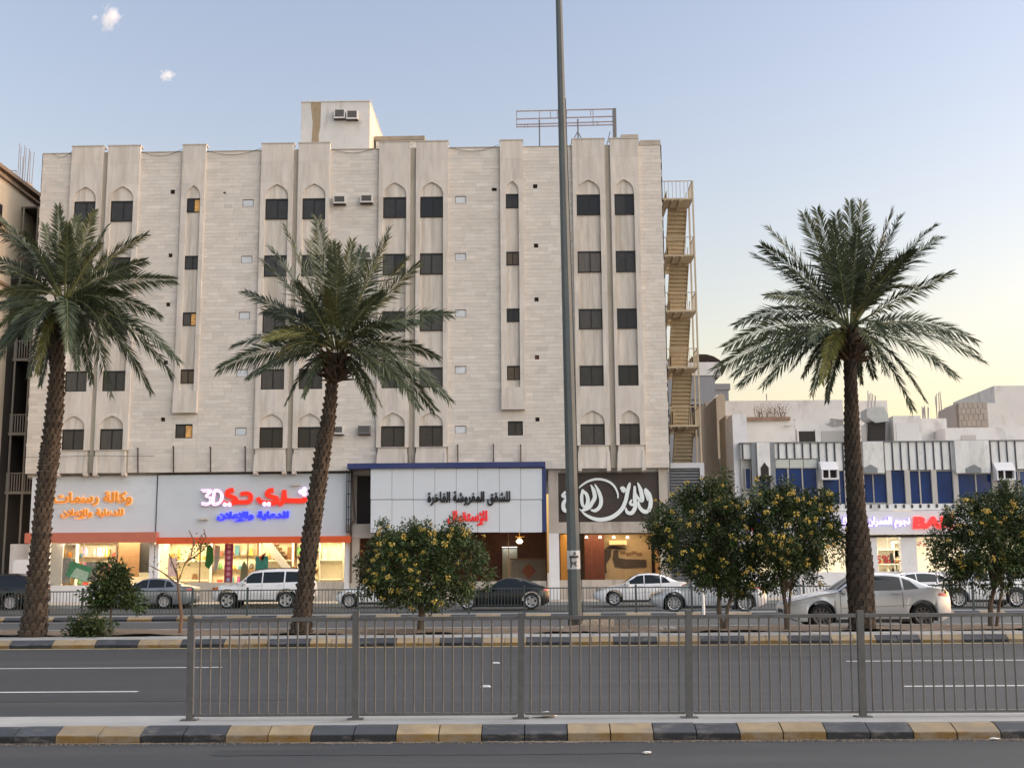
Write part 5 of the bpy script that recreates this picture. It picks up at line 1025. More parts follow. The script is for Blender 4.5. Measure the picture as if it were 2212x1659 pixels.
pstroke([([(452,878),(466,888),(460,900),(446,900)],[.12,.2,.2,.12]),([(412,920),(492,919)],[.4,.4]),([(425,925),(428,1015)],[.28,.28]),([(440,960),(441,985)],[.14,.16]),([(478,962),(458,972),(478,1000)],[.2,.25,.15])])
MB().tube([axis(.3+k*.9)+Vector((r0-(r0-r1)*k*.9/18+.012,-.02,0)) for k in range(18)],.014,4).build('cable', frame_m, pole)
# debris at the pole foot
random.seed(13)
p = at(1285,1345,32.4); db = MB(); db.add([(p.x-.45,32.3,.2),(p.x+.5,32.2,.22),(p.x+.55,32.8,.5),(p.x-.3,32.9,.42),(p.x-.42,32.3,.225),(p.x+.5,32.2,.245),(p.x+.55,32.8,.525),(p.x-.3,32.9,.445)],[(3,2,1,0),(4,5,6,7),(0,1,5,4),(1,2,6,5),(2,3,7,6),(3,0,4,7)])
tag(db.build('cardboard_sheet', mat('cardboard',(.33,.25,.17),.9,noise=.2,nscale=5)), 'flat brown cardboard lying at the lamp pole foot', 'cardboard')
for k in range(26):
    xx = p.x+random.uniform(-1.3,2.2); yy = random.uniform(31.4,33.0); s_ = random.uniform(.03,.12); bm = bmesh.new(); bmesh.ops.create_icosphere(bm, subdivisions=1, radius=s_)
    for v in bm.verts: v.co = Vector((v.co.x*1.3,v.co.y,v.co.z*.7))*(1+random.uniform(-.25,.25))
    me = bpy.data.meshes.new('rubble_stone'); bm.to_mesh(me); bm.free(); tag(link('rubble_stone', me, conc, None, loc=(xx,yy,.20+s_*.3)), 'small pale rubble stone in the soil around the lamp pole foot', 'stone', 'rubble stones at the pole foot')
# ------------------------------------------------------------------ date palms
frond_m = mat('palm_leaf', (.074,.094,.052), .5, tone=True, spec=.35); rach_m = mat('palm_rachis', (.16,.17,.08), .6)
bark_m = mat('palm_bark', (.078,.058,.042), .95, noise=.25, nscale=6, tone=True, bump=.5, bscale=30)
def frond(parent, B, T, sag, roll, seed, n=86, L=.62, tone=1.0, yellow=0.0):
    rnd = random.Random(seed); C = B.lerp(T, .46)+Vector((0,0,1))*sag*(T-B).length
    def pt(t): return B*(1-t)**2+C*2*t*(1-t)+T*t*t
    def tg(t): return ((C-B)*(1-t)+(T-C)*t).normalized()
    mb = MB(); N = 14
    mb.tube([pt(i/N) for i in range(N+1)], [.032*(1-.86*i/N) for i in range(N+1)], 4, tone=((1.9,1.6,1.1)))
    ln = (T-B).length
    for i in range(n):
        t = .17+.83*(i+.5)/n; d = tg(t); up = Vector((0,0,1)) if abs(d.z) < .93 else Vector((d.x*-.5,-1,0.2)); s = d.cross(up).normalized(); nn = s.cross(d).normalized()
        s, nn = s*math.cos(roll)+nn*math.sin(roll), nn*math.cos(roll)-s*math.sin(roll)
        prof = min(1, .55+2.2*(t-.17))*(1 if t < .6 else 1-.55*(t-.6)/.4)
        for sd_ in (-1, 1):
            a = rad(62-34*t+rnd.uniform(-7,7)); v = rad(rnd.choice((30,14,-4))+rnd.uniform(-10,10)); l = L*prof*rnd.uniform(.82,1.12)*min(1.1,ln/3.2)
            dr = (d*math.cos(a)+(s*sd_*math.cos(v)+nn*math.sin(v))*math.sin(a)).normalized(); dr.z -= .10; dr.normalize()
            p = pt(t); w = (.0145+.0075*rnd.random()); wv = dr.cross(nn).normalized()*w; wv = (wv+nn*rnd.uniform(-.5,.5)*w)
            tip = p+dr*l+Vector((0,0,-.15*l)); m_ = p+dr*l*.38
            g = rnd.gauss(1,.16)*tone; yl = yellow+ (.25 if rnd.random() < .05 else 0)
            mb.add([p, m_+wv, tip, m_-wv], [(0,1,2,3)], (g*(1+1.5*yl), g*(1+.9*yl), g*(1-.1*yl)))
    return mb.build('frond', frond_m, parent, tone=True)
def palm(name, label, Y, trunk, heart, tips, fill, seed, bristle, dark=1.0, reach=3.2):
    rnd = random.Random(seed); P = [at(x,y,Y) for x,y,_ in trunk]; s = F/Y/math.cos(PITCH)
    rs = [r/s for _,_,r in trunk]; base = Vector((P[0].x,Y,.15)); r = thing(name, label, 'palm tree', base)
    # resample
    pts, rr = [], []
    for i in range(len(P)-1):
        nseg = max(1, int((P[i+1]-P[i]).length/.08))
        for k in range(nseg):
            f = k/nseg; pts.append(P[i].lerp(P[i+1], f)); rr.append((rs[i]*(1-f)+rs[i+1]*f))
    pts.append(P[-1]); rr.append(rs[-1]); pts = [Vector((p.x,Y,p.z)) for p in pts]; pts[0].z = min(pts[0].z, .12)
    mb = MB(); mb.tube(pts, [q*.93*(1+rnd.uniform(-.02,.02)) for q in rr], 14, tone=.55*dark)
    nrow = 0; acc = 0
    for i in range(1, len(pts)-1):
        acc += (pts[i]-pts[i-1]).length
        if acc < .088: continue
        acc = 0; nrow += 1; k = 11; R_ = rr[i]
        for j in range(k):
            an = 2*math.pi*(j+.5*(nrow%2)+rnd.uniform(-.1,.1))/k
            if math.sin(an) > .55: continue
            o = Vector((math.cos(an), math.sin(an), 0)); tn = Vector((-math.sin(an), math.cos(an), 0)); c = pts[i]+o*R_*.9; w = R_*2*math.pi/k*.46; h = .105*rnd.uniform(.8,1.2); pr = bristle*rnd.uniform(.5,1.4)
            g = dark*rnd.uniform(.75,1.45)
            mb.add([c-tn*w-Vector((0,0,h)), c+tn*w-Vector((0,0,h)), c+tn*w*.8+o*pr+Vector((0,0,h*.35)), c-tn*w*.8+o*pr+Vector((0,0,h*.35)), c+Vector((0,0,h*.75))+o*R_*.02], [(0,1,2,3),(3,2,4),(1,4,2),(0,3,4)], g)
    mb.build('trunk', bark_m, r, tone=True)
    H = at(heart[0], heart[1], Y); H.y = Y
    # crown shaft: old leaf bases
    cb = MB(); hr = 30/s
    for k in range(70):
        an = rnd.uniform(0,2*math.pi); ph = rnd.uniform(-.5,1.0); o = Vector((math.cos(an)*math.cos(ph), math.sin(an)*math.cos(ph), math.sin(ph)*1.0)); b_ = H+Vector((o.x*.16,o.y*.16,-.55+rnd.uniform(-.35,.3)))
        cb.tube([b_, b_+o*rnd.uniform(.3,.5)+Vector((0,0,.12))], [.055,.02], 4, tone=(lambda q: (q*1.15,q,q*.8))(rnd.uniform(.5,1.3)))
    cb.build('leaf_bases', bark_m, r, tone=True)
    k = 0
    for tp in tips:
        tx, ty = tp[0]; dy = tp[1] if len(tp) > 1 else rnd.uniform(-.9,.9); sg_ = tp[2] if len(tp) > 2 else None; yl = tp[3] if len(tp) > 3 else 0
        T = at(tx, ty, Y+dy); ch = T-H; el = math.atan2(ch.z, math.hypot(ch.x, ch.y))
        if sg_ is None: sg_ = .08 if el > .9 else .13 if el > .5 else .19 if el > 0 else .27 if el > -.6 else .34
        hd = Vector((ch.x, ch.y, 0)); B = H+(hd.normalized()*.13 if hd.length > .01 else Vector())+Vector((0,0,.12 if el > 0 else -.1))
        lat = abs(ch.x)/max(.1,ch.length)*(1 if el < .7 else .5); T = B.lerp(T,.985)
        frond(r, B, T, sg_, rnd.choice((-1,1))*lat*rnd.uniform(.6,1.25)+rnd.uniform(-.3,.3), seed*100+k, tone=rnd.uniform(.85,1.2), yellow=yl); k += 1
    for _ in range(fill):
        az = rnd.uniform(0,2*math.pi); el = rnd.uniform(-.65,1.25); ln = reach*rnd.uniform(.72,.98)
        dirv = Vector((math.cos(az)*math.cos(el)*.75, math.sin(az)*math.cos(el), math.sin(el)))
        T = H+dirv*ln; sg_ = .08 if el > .6 else .18 if el > 0 else .28
        frond(r, H+Vector((dirv.x*.12,dirv.y*.12,.05)), T, sg_, rnd.uniform(-.6,.6), seed*100+k, tone=rnd.uniform(.7,1.05)); k += 1
    return r
z8 = lambda x,y: zz(2450,650,1.8794,x,y)
a1 = lambda x,y: zz(0,350,2.3284,x,y); a2 = lambda x,y: zz(850,350,2.3284,x,y); a4 = lambda x,y: zz(0,1000,2.3284,x,y); a5 = lambda x,y: zz(850,1000,2.3284,x,y)
palm('palm_tree','tall date palm at the right in front of the silver sedan',31.6,[(1863,1362,31),(1861,1320,29),(1857,1225,31),(1853,1160,27),(1850,1100,21),(1841,960,18.5),(1838,830,14.5),(1836,775,15),(1835,740,27),(1835,705,20)],(1836,712),
 [(z8(745,200),.5),(z8(830,170),-.6),(z8(960,200),.9),(z8(1050,120),-.3),(z8(1135,130),.4),(z8(1340,175),-.5),(z8(1390,215),.6),(z8(1620,275),-.3),(z8(1650,355),.5),(z8(1738,590),-.4,.04),(z8(505,290),.3),(z8(460,410),-.6),(z8(405,470),.4),
  (z8(490,745),-.8,.22),(z8(283,940),.2,.26),(z8(212,1090),-.5,.24),(z8(150,1240),.1,.20),(z8(280,1278),-.8,.24),(z8(320,1345),.7,.24),(z8(470,1352),-.3,.26),(z8(738,1290),.6,.38),(z8(795,1412),-.6,.40),(z8(900,1450),.4,.34),(z8(1130,1330),.9,.45),
  (z8(1898,1048),-.2,.26),(z8(1948,1180),.3,.22),(z8(1768,1290),-.6,.24),(z8(1560,1450),.5,.33),(z8(1475,1510),-.3,.34),(z8(1500,700),-.7,.5,.5),(z8(930,250),-1.2),(z8(1200,300),1.3),(z8(640,560),1.5),(z8(1450,480),-1.6),(z8(1280,1000),-2.4,.3),(z8(800,1050),-2.4,.3),(z8(1900,1120),1.2,.25),(z8(860,1330),-1.2,.4,1.0)], 14, 1, .022, .6, 3.2)
palm('palm_tree','leaning date palm in the middle, in front of the white off-roader',31.3,[(649,1372,27),(653,1335,21),(661,1250,18),(671,1160,19),(685,1062,18),(694,1000,17),(699,960,17),(706,930,16),(713,875,14),(718,820,12.5),(722,795,20),(727,765,18)],(727,757),
 [(a2(360,1040),-.5),(a2(250,1220),.6),(a2(635,985),.2),(a2(800,1205),-1.4),(a2(925,1165),-1.0),(a2(1232,1068),.3),(a2(1225,1150),-.6),(a2(1385,1310),.5),(a2(1482,1355),-.3,.05),(a2(180,1330),-.3,.12),(a5(45,75),.5,.08),(a5(1748,260),-.4,.16),(a5(1642,620),.4,.28),(a5(1742,980),-.2,.33),(a5(1612,1055),.5,.33),(a5(1488,1035),-.8,.33),(a5(1168,1022),.6,.34),(a5(1115,1085),-.4,.30),(a5(372,1012),.3,.42),(a5(520,945),-.6,.42),(a5(58,790),-.3,.24),((470,797),.2,.22),(a5(195,465),-.9,.30,.8),(a5(190,230),.8,.2),(a5(-60,520),.9,.2),(a5(720,60),-1.8,.1,.4),(a5(1300,620),-2.2,.3),(a5(300,600),-2.0,.3),(a2(560,1180),1.2),(a2(1010,1230),1.5),(a5(1500,330),1.4,.15)], 13, 2, .05, .85, 3.1)
palm('palm_tree','bushy date palm cut by the left picture edge',31.0,[(70,1372,31),(77,1330,26),(85,1210,21),(93,1110,19),(104,1010,20),(110,960,19),(118,890,19),(124,800,15),(121,740,20),(126,700,26),(138,660,20)],(139,652),
 [(a1(480,880),-.3),(a1(640,960),.6),(a1(775,925),-.6),(a1(895,1040),.3),(a1(1212,1115),.5),(a1(1205,1330),-.6,.08),(a1(1442,1490),.2,.12),(a1(370,1040),.8),(a1(0,975),-.3),(a1(-120,1010),.4),(a4(1335,285),-.3,.25),(a4(1482,655),.3,.28),(a4(1430,775),-.6,.28),(a4(1250,905),.6,.32),(a4(925,935),-.3,.40),(a4(760,835),.8,.42),(a4(640,715),-.9,.4),(a4(335,845),.2,.42),(a4(240,765),-.6,.36),(a4(-40,560),.4,.3),(a4(-130,780),-.4,.3),(a4(-150,250),.2,.2),(a4(-60,100),-.8,.2),(a1(-150,1300),.4),(a1(200,1100),-1.2),(a1(560,1050),-1.4),(a1(1000,1250),1.2,.1),(a4(900,500),-2.0,.3),(a4(1000,250),-1.8,.25),(a4(200,500),-2.0,.3),(a4(100,330),-1.2,.3),(a4(-80,420),-1.0,.3),(a4(560,560),-2.2,.4),(a4(300,760),-1.0,.3,1.1),(a4(1100,650),-1.2,.3)], 14, 3, .055, .9, 2.45)
# ------------------------------------------------------------------ flowering bushes and small trees
leaf_m = mat('bush_leaf', (.047,.070,.020), .5, tone=True, spec=.35); wood_m = mat('bush_wood', (.10,.075,.055), .9, noise=.2, nscale=6)
flower_m = mat('yellow_flower', (.56,.43,.08), .65, tone=True)
FL = []
for v in range(4):
    rnd = random.Random(90+v); mb = MB()
    for k in range(16):
        o = Vector((rnd.gauss(0,1),rnd.gauss(0,1),rnd.gauss(.2,.8))).normalized(); c = o*rnd.uniform(.03,.10); u = o.cross(Vector((.3,.2,1))).normalized(); q = o.cross(u); tip = c+o*.07; g = rnd.uniform(.6,1.25)
        ring = [tip+(u*math.cos(a_*1.2566)+q*math.sin(a_*1.2566))*.035 for a_ in range(5)]
        mb.add([c]+ring+[tip+o*.005], [(0,1+i,1+(i+1)%5) for i in range(5)]+[(6,1+(i+1)%5,1+i) for i in range(5)], (g,g*rnd.uniform(.85,1.05),g))
    me = mb.mesh('flower_cluster', tone=True); me.materials.append(flower_m); FL.append(me)
def crown(parent, blobs, nleaf, seed, ls=.10, tone=1.0, name='crown', per=42, mn=6):
    rnd = random.Random(seed); mb = MB(); vol = [b[1]*b[2]*b[3] for b in blobs]; tot = sum(vol); tops = []
    for b, v in zip(blobs, vol):
        c, rx, ry, rz = b; ncl = max(mn, int(nleaf*v/tot/per))
        for _ in range(ncl):
            d = Vector((rnd.gauss(0,1),rnd.gauss(0,1),rnd.gauss(0,1))).normalized(); q = rnd.uniform(.30,1.0)**.5; cc = c+Vector((d.x*rx*q,d.y*ry*q,d.z*rz*q)); cr = rnd.uniform(.10,.27)
            if q > .80: tops.append((cc, d))
            out = (cc-c).normalized() if (cc-c).length > .01 else d; g0 = rnd.uniform(.5,1.4)*tone
            for k in range(per):
                o = Vector((rnd.gauss(0,1),rnd.gauss(0,1),rnd.gauss(0,1))).normalized(); p = cc+o*cr*rnd.random()**.5
                dr = (o*.7+out*.5+Vector((rnd.gauss(0,.4),rnd.gauss(0,.4),rnd.gauss(-.25,.4)))).normalized(); w = dr.cross(Vector((rnd.gauss(0,1),rnd.gauss(0,1),rnd.gauss(0,1)))).normalized()*ls*.20; l = ls*rnd.uniform(.7,1.3); g = g0*rnd.uniform(.7,1.3)
                mb.add([p, p+dr*l*.5+w, p+dr*l, p+dr*l*.5-w], [(0,1,2,3)], (g*rnd.uniform(.8,1.12),g,g))
    mb.build(name, leaf_m, parent, tone=True, kind='stuff'); return tops
def bush(label, Y, base, blobs_px, nleaf, nfl, seed, stems, spikes=()):
    rnd = random.Random(seed); s = F/Y; b = at(base[0],base[1],Y); b.z = .15; r = thing('flowering_tree', label, 'flowering tree', b)
    bl = []
    cxm = sum(q[0] for q in blobs_px)/len(blobs_px); blobs_px = [(cxm+(x-cxm)*.93,y,rx*.92,ry*.96) for (x,y,rx,ry) in blobs_px]
    for (x,y,rx,ry) in blobs_px: c = at(x,y,Y+rnd.uniform(-.3,.3)); bl.append((c, rx/s, min(rx,ry*1.1)/s, ry/s))
    tops = crown(r, bl, nleaf, seed)
    for (sx, sy, r0, r1) in stems:
        e = at(sx,sy,Y+rnd.uniform(-.2,.2)); st0 = b+Vector((rnd.uniform(-.08,.08),rnd.uniform(-.05,.05),0)); m_ = st0.lerp(e,.5)+Vector((rnd.uniform(-.08,.08),0,.05)); MB().tube([st0, st0.lerp(m_,.5), m_, e], [r0,r0*.9,(r0+r1)/2,r1], 7).build('trunk', wood_m, r, smooth=50)
        for k in range(5):
            bb = rnd.choice(bl); tgt = bb[0]+Vector((rnd.uniform(-.6,.6)*bb[1],rnd.uniform(-.6,.6)*bb[2],rnd.uniform(-.3,.7)*bb[3])); MB().tube([e.lerp(m_,.3), e.lerp(tgt,.5)+Vector((0,0,.1)), tgt],[r1,r1*.6,.008],5).build('limb', wood_m, r)
    spk = list(spikes)
    for b_ in blobs_px:
        for _ in range(4):
            an = rnd.uniform(-.3,math.pi+.3); q = rnd.uniform(1.0,1.22); spk.append((b_[0]+b_[2]*math.cos(an)*q, b_[1]-b_[3]*math.sin(an)*q))
    for (x,y) in spk:       # upright leafy shoots with a flower tuft
        e = at(x,y,Y+rnd.uniform(-.4,.4)); crown(r, [(e-Vector((0,0,.16)),.12,.12,.26)], 300, seed+int(x), .09, 1.1, 'leafy_shoot'); MB().tube([e-Vector((0,0,.7)),e],[.012,.006],4).build('limb', wood_m, r)
    tops.sort(key=lambda t: t[1].y-.4*t[1].z+rnd.random()*1.6); n = 0; used = []
    for (p, d) in tops:
        if n >= nfl: break
        if d.y > .55 or any((p-u).length < .16 for u in used): continue
        used.append(p)
        o = link('flower_cluster', FL[rnd.randrange(4)], None, r, loc=p+d*rnd.uniform(.10,.26)+Vector((0,-.05,.05))); o.rotation_euler = (rnd.uniform(-.6,.6),rnd.uniform(-.6,.6),rnd.uniform(0,6)); sc = rnd.uniform(.25,.68); o.scale = (sc,sc,sc); n += 1
    return r
bush('round yellow flowering tree in front of the reception fascia',32.2,(905,1362),[(905,1235,118,85),(840,1225,70,70),(985,1215,70,75),(905,1175,110,45),(950,1275,70,45),(860,1275,60,40)],17500,72,201,[(903,1285,.11,.05)],[(828,1130),(884,1122),(922,1132),(980,1125),(905,1150),(855,1150)])
bush('left of the two yellow flowering trees between lamp pole and right palm',32.4,(1562,1352),[(1500,1150,100,95),(1565,1190,90,100),(1470,1190,70,60),(1545,1090,60,50),(1590,1250,70,50)],20000,74,202,[(1555,1270,.085,.045),(1583,1275,.06,.035)],[(1567,1025),(1440,1085),(1482,1060),(1405,1105),(1520,1050)])
bush('right of the two yellow flowering trees between lamp pole and right palm',32.0,(1697,1352),[(1700,1150,95,90),(1680,1220,95,65),(1780,1180,55,50),(1650,1100,70,55),(1740,1090,60,45)],19000,72,203,[(1690,1270,.085,.045),(1708,1265,.05,.03)],[(1655,1040),(1700,1042),(1735,1070),(1820,1165)])
bush('yellow flowering tree at the right picture edge',32.3,(2146,1352),[(2130,1170,110,85),(2074,1198,56,48),(2190,1150,80,90),(2135,1105,66,42),(2240,1190,80,80),(2150,1235,90,40)],21000,62,204,[(2150,1260,.08,.05),(2168,1255,.05,.03)],[(2195,1050),(2105,1075),(2150,1068),(2050,1100)])
def small_tree(label, Y, base, blobs, nleaf, seed, top, cat='tree', nm='small_tree', ls=.10, tone=1.0, th=.035):
    s = F/Y; b = at(base[0],base[1],Y); b.z = .15; r = thing(nm, label, cat, b); rnd = random.Random(seed); e = at(top[0],top[1],Y)
    MB().tube([b, b.lerp(e,.5)+Vector((.03,0,0)), e],[th,th*.8,th*.4],7).build('trunk', wood_m, r, smooth=50)
    bl = [(at(x,y,Y+rnd.uniform(-.15,.15)), rx/s, min(rx,ry)/s, ry/s) for (x,y,rx,ry) in blobs]; crown(r, bl, nleaf, seed, ls, tone)
    for q in bl: MB().tube([b.lerp(e,.75), q[0]],[th*.4,.006],4).build('limb', wood_m, r)
    return r
small_tree('small young green tree on the median right of the left palm',31.4,(236,1362),[(240,1245,30,30),(262,1290,38,22),(215,1280,30,24),(232,1265,34,24),(285,1302,22,14),(205,1305,18,10)],3600,301,(240,1255),ls=.13)
small_tree('low dense green shrub on the soil beside the left palm',30.9,(185,1376),[(190,1360,38,16),(160,1363,26,14),(168,1345,14,12),(215,1360,22,18),(200,1338,10,10)],2200,302,(190,1350),'shrub','low_shrub',.10,.85,.02)
Y=31.5; b = at(388,1374,Y); b.z=.15; r = thing('bare_sapling','nearly bare leaning sapling in front of the grey sedan','sapling',b); rnd = random.Random(6)
br = [[(388,1374),(392,1330),(386,1280),(382,1235)],[(384,1260),(400,1215),(425,1190),(440,1160)],[(382,1240),(372,1215),(365,1195)],[(384,1262),(350,1235),(325,1222)],[(400,1215),(430,1195),(452,1172)],[(412,1200),(420,1170),(408,1145)],[(425,1190),(445,1160),(440,1142)]]
for i, q in enumerate(br): MB().tube([at(x,y,Y+.1*i*(-1)**i*.3) for x,y in q], [[.05,.045,.035,.02],[.025,.018,.012,.005]][0 if i==0 else 1][:len(q)], 6).build('trunk' if i==0 else 'branch', mat('sapling_bark',(.17,.10,.06),.9,noise=.2,nscale=5), r, smooth=50)
crown(r, [(at(x,y,Y),k/F*Y,k/F*Y,k/F*Y) for x,y,k in ((425,1180,16),(405,1205,14),(372,1212,12),(440,1160,9),(450,1175,10),(395,1222,12),(330,1222,7))], 150, 303, .09, .9, 'sparse_leaves', 7, 2)
# dry weeds by the pole
w_ = MB(); rnd = random.Random(77); p = at(1310,1345,32.6)
for k in range(260):
    xx = p.x+rnd.gauss(.1,.5); yy = 32.5+rnd.gauss(0,.25); h = rnd.uniform(.08,.38); w_.add([(xx,yy,.2),(xx+.012,yy,.2),(xx+rnd.uniform(-.2,.2),yy+rnd.uniform(-.1,.1),.2+h)],[(0,1,2)])
w_.build('dry_weeds', mat('dry_weed',(.22,.18,.11),.9), None, kind='stuff')
# ------------------------------------------------------------------ cars (front towards -x)
tyre_m = mat('tyre', (.018,.018,.019), .85); rim_m = mat('rim_silver', (.48,.48,.49), .3, metal=.4); dark_m = mat('wheel_dark', (.02,.02,.022), .7)
cglass = mat('car_glass', (.016,.021,.022), .08, spec=.45); trim_m = mat('black_trim', (.018,.018,.02), .5); chrome = mat('chrome', (.6,.6,.6), .15, metal=1)
head_m = mat('headlamp', (.55,.57,.6), .1, spec=.8, coat=.5); tail_m = mat('tail_lamp', (.40,.012,.012), .2, coat=.5); amber = mat('amber_lamp', (.55,.15,.02), .25)
def interp(tab, x):
    if x <= tab[0][0]: return tab[0][1]
    for (a, va), (b, vb) in zip(tab, tab[1:]):
        if x <= b: t = (x-a)/(b-a) if b > a else 0; return va+(vb-va)*t
    return tab[-1][1]
def smooth_tab(tab, n=8):
    out = []
    for i in range(len(tab)-1):
        p0, p1, p2, p3 = tab[max(i-1,0)], tab[i], tab[i+1], tab[min(i+2,len(tab)-1)]
        for k in range(n):
            t = k/n; f = lambda a,b,c,d: .5*(2*b+(c-a)*t+(2*a-5*b+4*c-d)*t*t+(3*b-a-3*c+d)*t**3); out.append((p1[0]+(p2[0]-p1[0])*t, f(p0[1],p1[1],p2[1],p3[1])))
    out.append(tab[-1]); return out
WHEELS = {}
def wheel_parts(R, spokes, rimr, rimm):
    key = (R, spokes, rimr, rimm.name)
    if key in WHEELS: return WHEELS[key]
    w = .21; N = 28; mb = MB(); prof = [(rimr,-w/2),(rimr+.02,-w/2-.006),(R-.05,-w/2-.01),(R-.012,-w/2+.02),(R,-w/2+.05),(R,w/2-.05),(R-.012,w/2-.02),(R-.05,w/2),(rimr,w/2)]
    vs = [(r*math.cos(2*math.pi*k/N), y, r*math.sin(2*math.pi*k/N)) for k in range(N) for r,y in prof]; m = len(prof)
    mb.add(vs, [(k*m+j,k*m+j+1,((k+1)%N)*m+j+1,((k+1)%N)*m+j) for k in range(N) for j in range(m-1)]); ty = mb.mesh('tyre', smooth=40); ty.materials.append(tyre_m)
    hb = MB(); hb.tube([(0,-w/2+.06,0),(0,w/2,0)], rimr, 24); hub = hb.mesh('wheel', smooth=40); hub.materials.append(dark_m)
    rm_ = MB(); NN = 28
    for (ra, rb, ya, yb) in ((rimr-.03, rimr+.005, -w/2-.004, -w/2+.05),):
        for k in range(NN):
            a0, a1_ = 2*math.pi*k/NN, 2*math.pi*(k+1)/NN
            rm_.add([(ra*math.cos(a0),ya+.012,ra*math.sin(a0)),(rb*math.cos(a0),ya,rb*math.sin(a0)),(rb*math.cos(a1_),ya,rb*math.sin(a1_)),(ra*math.cos(a1_),ya+.012,ra*math.sin(a1_)),(ra*math.cos(a0),yb,ra*math.sin(a0)),(ra*math.cos(a1_),yb,ra*math.sin(a1_))],[(0,1,2,3),(0,3,5,4)])
    for k in range(spokes):
        a = 2*math.pi*k/spokes; c_, s_ = math.cos(a), math.sin(a)
        def q(r, t, y): return (r*c_-t*s_, y, r*s_+t*c_)
        w0, w1 = .20/spokes*1.5, .20/spokes*1.5
        rm_.add([q(.03,-w0,-w/2+.012),q(.03,w0,-w/2+.012),q(rimr-.01,w1,-w/2+.006),q(rimr-.01,-w1,-w/2+.006),q(.03,-w0,-w/2+.05),q(.03,w0,-w/2+.05),q(rimr-.01,w1,-w/2+.05),q(rimr-.01,-w1,-w/2+.05)],[(0,1,2,3),(4,7,6,5),(0,4,5,1),(3,2,6,7),(1,5,6,2),(0,3,7,4)])
    rm_.tube([(0,-w/2-.002,0),(0,-w/2+.06,0)], .062, 12); rim = rm_.mesh('rim', smooth=30); rim.materials.append(rimm)
    WHEELS[key] = (hub, ty, rim); return WHEELS[key]
def car(name, label, px_front, px_wheel_f, px_wheel_r, px_rear, py_bot, Y, zg, top, belt, hw, wr, paint, spokes=10, rimm=None, win=(), lamps=(), zb=.2, seams=(), roofx=(), cat='car', arch=.075, rails=False, plate=None, extra=None):
    """top/belt: profiles (fraction of length, height in metres); x runs from the front (0) to the rear (L). Pixel columns give length and wheel positions on the near side."""
    s_ = lambda px: at(px, py_bot, Y).x
    x_front, x_rear = s_(px_front), s_(px_rear); L = x_rear-x_front; wf, wrr = s_(px_wheel_f)-x_front, s_(px_wheel_r)-x_front
    r = thing(name, label, cat, (0,0,0)); T = smooth_tab([(f*L,z) for f,z in top]); Bt = [(f*L,z) for f,z in belt]
    xs = sorted(set([i*L/60 for i in range(61)]+[c+(wr+arch)*math.cos(a*math.pi/14) for c in (wf,wrr) for a in range(15)]+[.02,.05,.1,L-.02,L-.05,L-.1])); xs = [x for x in xs if 0 <= x <= L]
    def half(x):      # plan taper towards the ends
        d = min(x, L-x); return hw*(1-.26*max(0,1-d/.55)**2.2)
    def ring(x):
        t = interp(T,x); b = min(interp(Bt,x), t-.025); h = half(x); low = zb+.16*max(0,1-min(x,L-x)/.35)**1.5
        for c in (wf,wrr):
            dx = abs(x-c); Ra = wr+arch
            if dx < Ra: low = max(low, wr+math.sqrt(max(0,Ra*Ra-dx*dx)))
        low = min(low, b-.06)
        gh = max(0,min(1,(t-b-.03)/.35)); ri = 1-(.30*gh)     # tumblehome
        z3 = max(low+.03, zb+.42*(b-zb)); z4 = max(z3+.015, zb+.78*(b-zb)); z4 = min(z4, b-.012); z3 = min(z3, z4-.01); z2 = min(low+.05, z3-.005)
        return [(0,low),(h*.80,low),(h*.955,low+.0),(h*.985,z2),(h,z3),(h*.985,z4),(h*.945,b),(h*(.945+(ri-.945)*.55) if gh>0 else h*.86,b+(t-b)*.55),(h*(ri*.97 if gh>0 else .72),t-.045 if gh>.2 else t-.012),(h*(ri-.10 if gh>0 else .55),t-.012),(h*.30,t-.002),(0,t)]
    rings = [ring(x) for x in xs]; m = len(rings[0]); mb = MB(); vs = []
    for x, rg in zip(xs, rings):
        vs += [(x,-y,z) for y,z in rg]+[(x,y,z) for y,z in rg]
    fs = []
    for i in range(len(xs)-1):
        for j in range(m-1):
            a = i*2*m+j; b = (i+1)*2*m+j; fs.append((a,b,b+1,a+1)); fs.append((a+m,a+m+1,b+m+1,b+m))
    for i in (0, len(xs)-1): 
        o = i*2*m; fc = [o+j for j in range(m)]+[o+m+j for j in range(m-1,-1,-1)]; fs.append(fc if i == 0 else fc[::-1])
    mb.add(vs, fs); body = mb.build('body', paint, r, smooth=58)
    def ysurf(x, z):
        rg = ring(x); best = rg[4][0]
        for (y0,z0),(y1,z1) in zip(rg[3:], rg[4:]):
            if z0 <= z <= z1 and z1 > z0: return y0+(y1-y0)*(z-z0)/(z1-z0)
        return best
    def patch(nm, lo, hi, mm, off=.006, n=14, parent=None, both=True, **kw):   # strip between two polylines in side view (fractions of length, height)
        lo = [(f*L,z) for f,z in lo]; hi = [(f*L,z) for f,z in hi]; x0 = max(lo[0][0],hi[0][0]); x1 = min(lo[-1][0],hi[-1][0]); M = MB(); K_ = 5
        for sd_ in ((-1,1) if both else (-1,)):
            g = []
            for i in range(n+1):
                x = x0+(x1-x0)*i/n; za, zb_ = interp(lo,x), interp(hi,x)
                for k in range(K_+1): z = za+(zb_-za)*k/K_; g.append((x, sd_*(ysurf(x,z)+off), z))
            fc = [(i*(K_+1)+k,(i+1)*(K_+1)+k,(i+1)*(K_+1)+k+1,i*(K_+1)+k+1) for i in range(n) for k in range(K_)]
            M.add(g, fc if sd_ < 0 else [f[::-1] for f in fc])
        return M.build(nm, mm, parent or r, smooth=50, **kw)
    for (lo, hi) in win: patch('side_window', lo, hi, cglass)
    for (nm, lo, hi, mm) in lamps: patch(nm, lo, hi, mm, .012, 8)
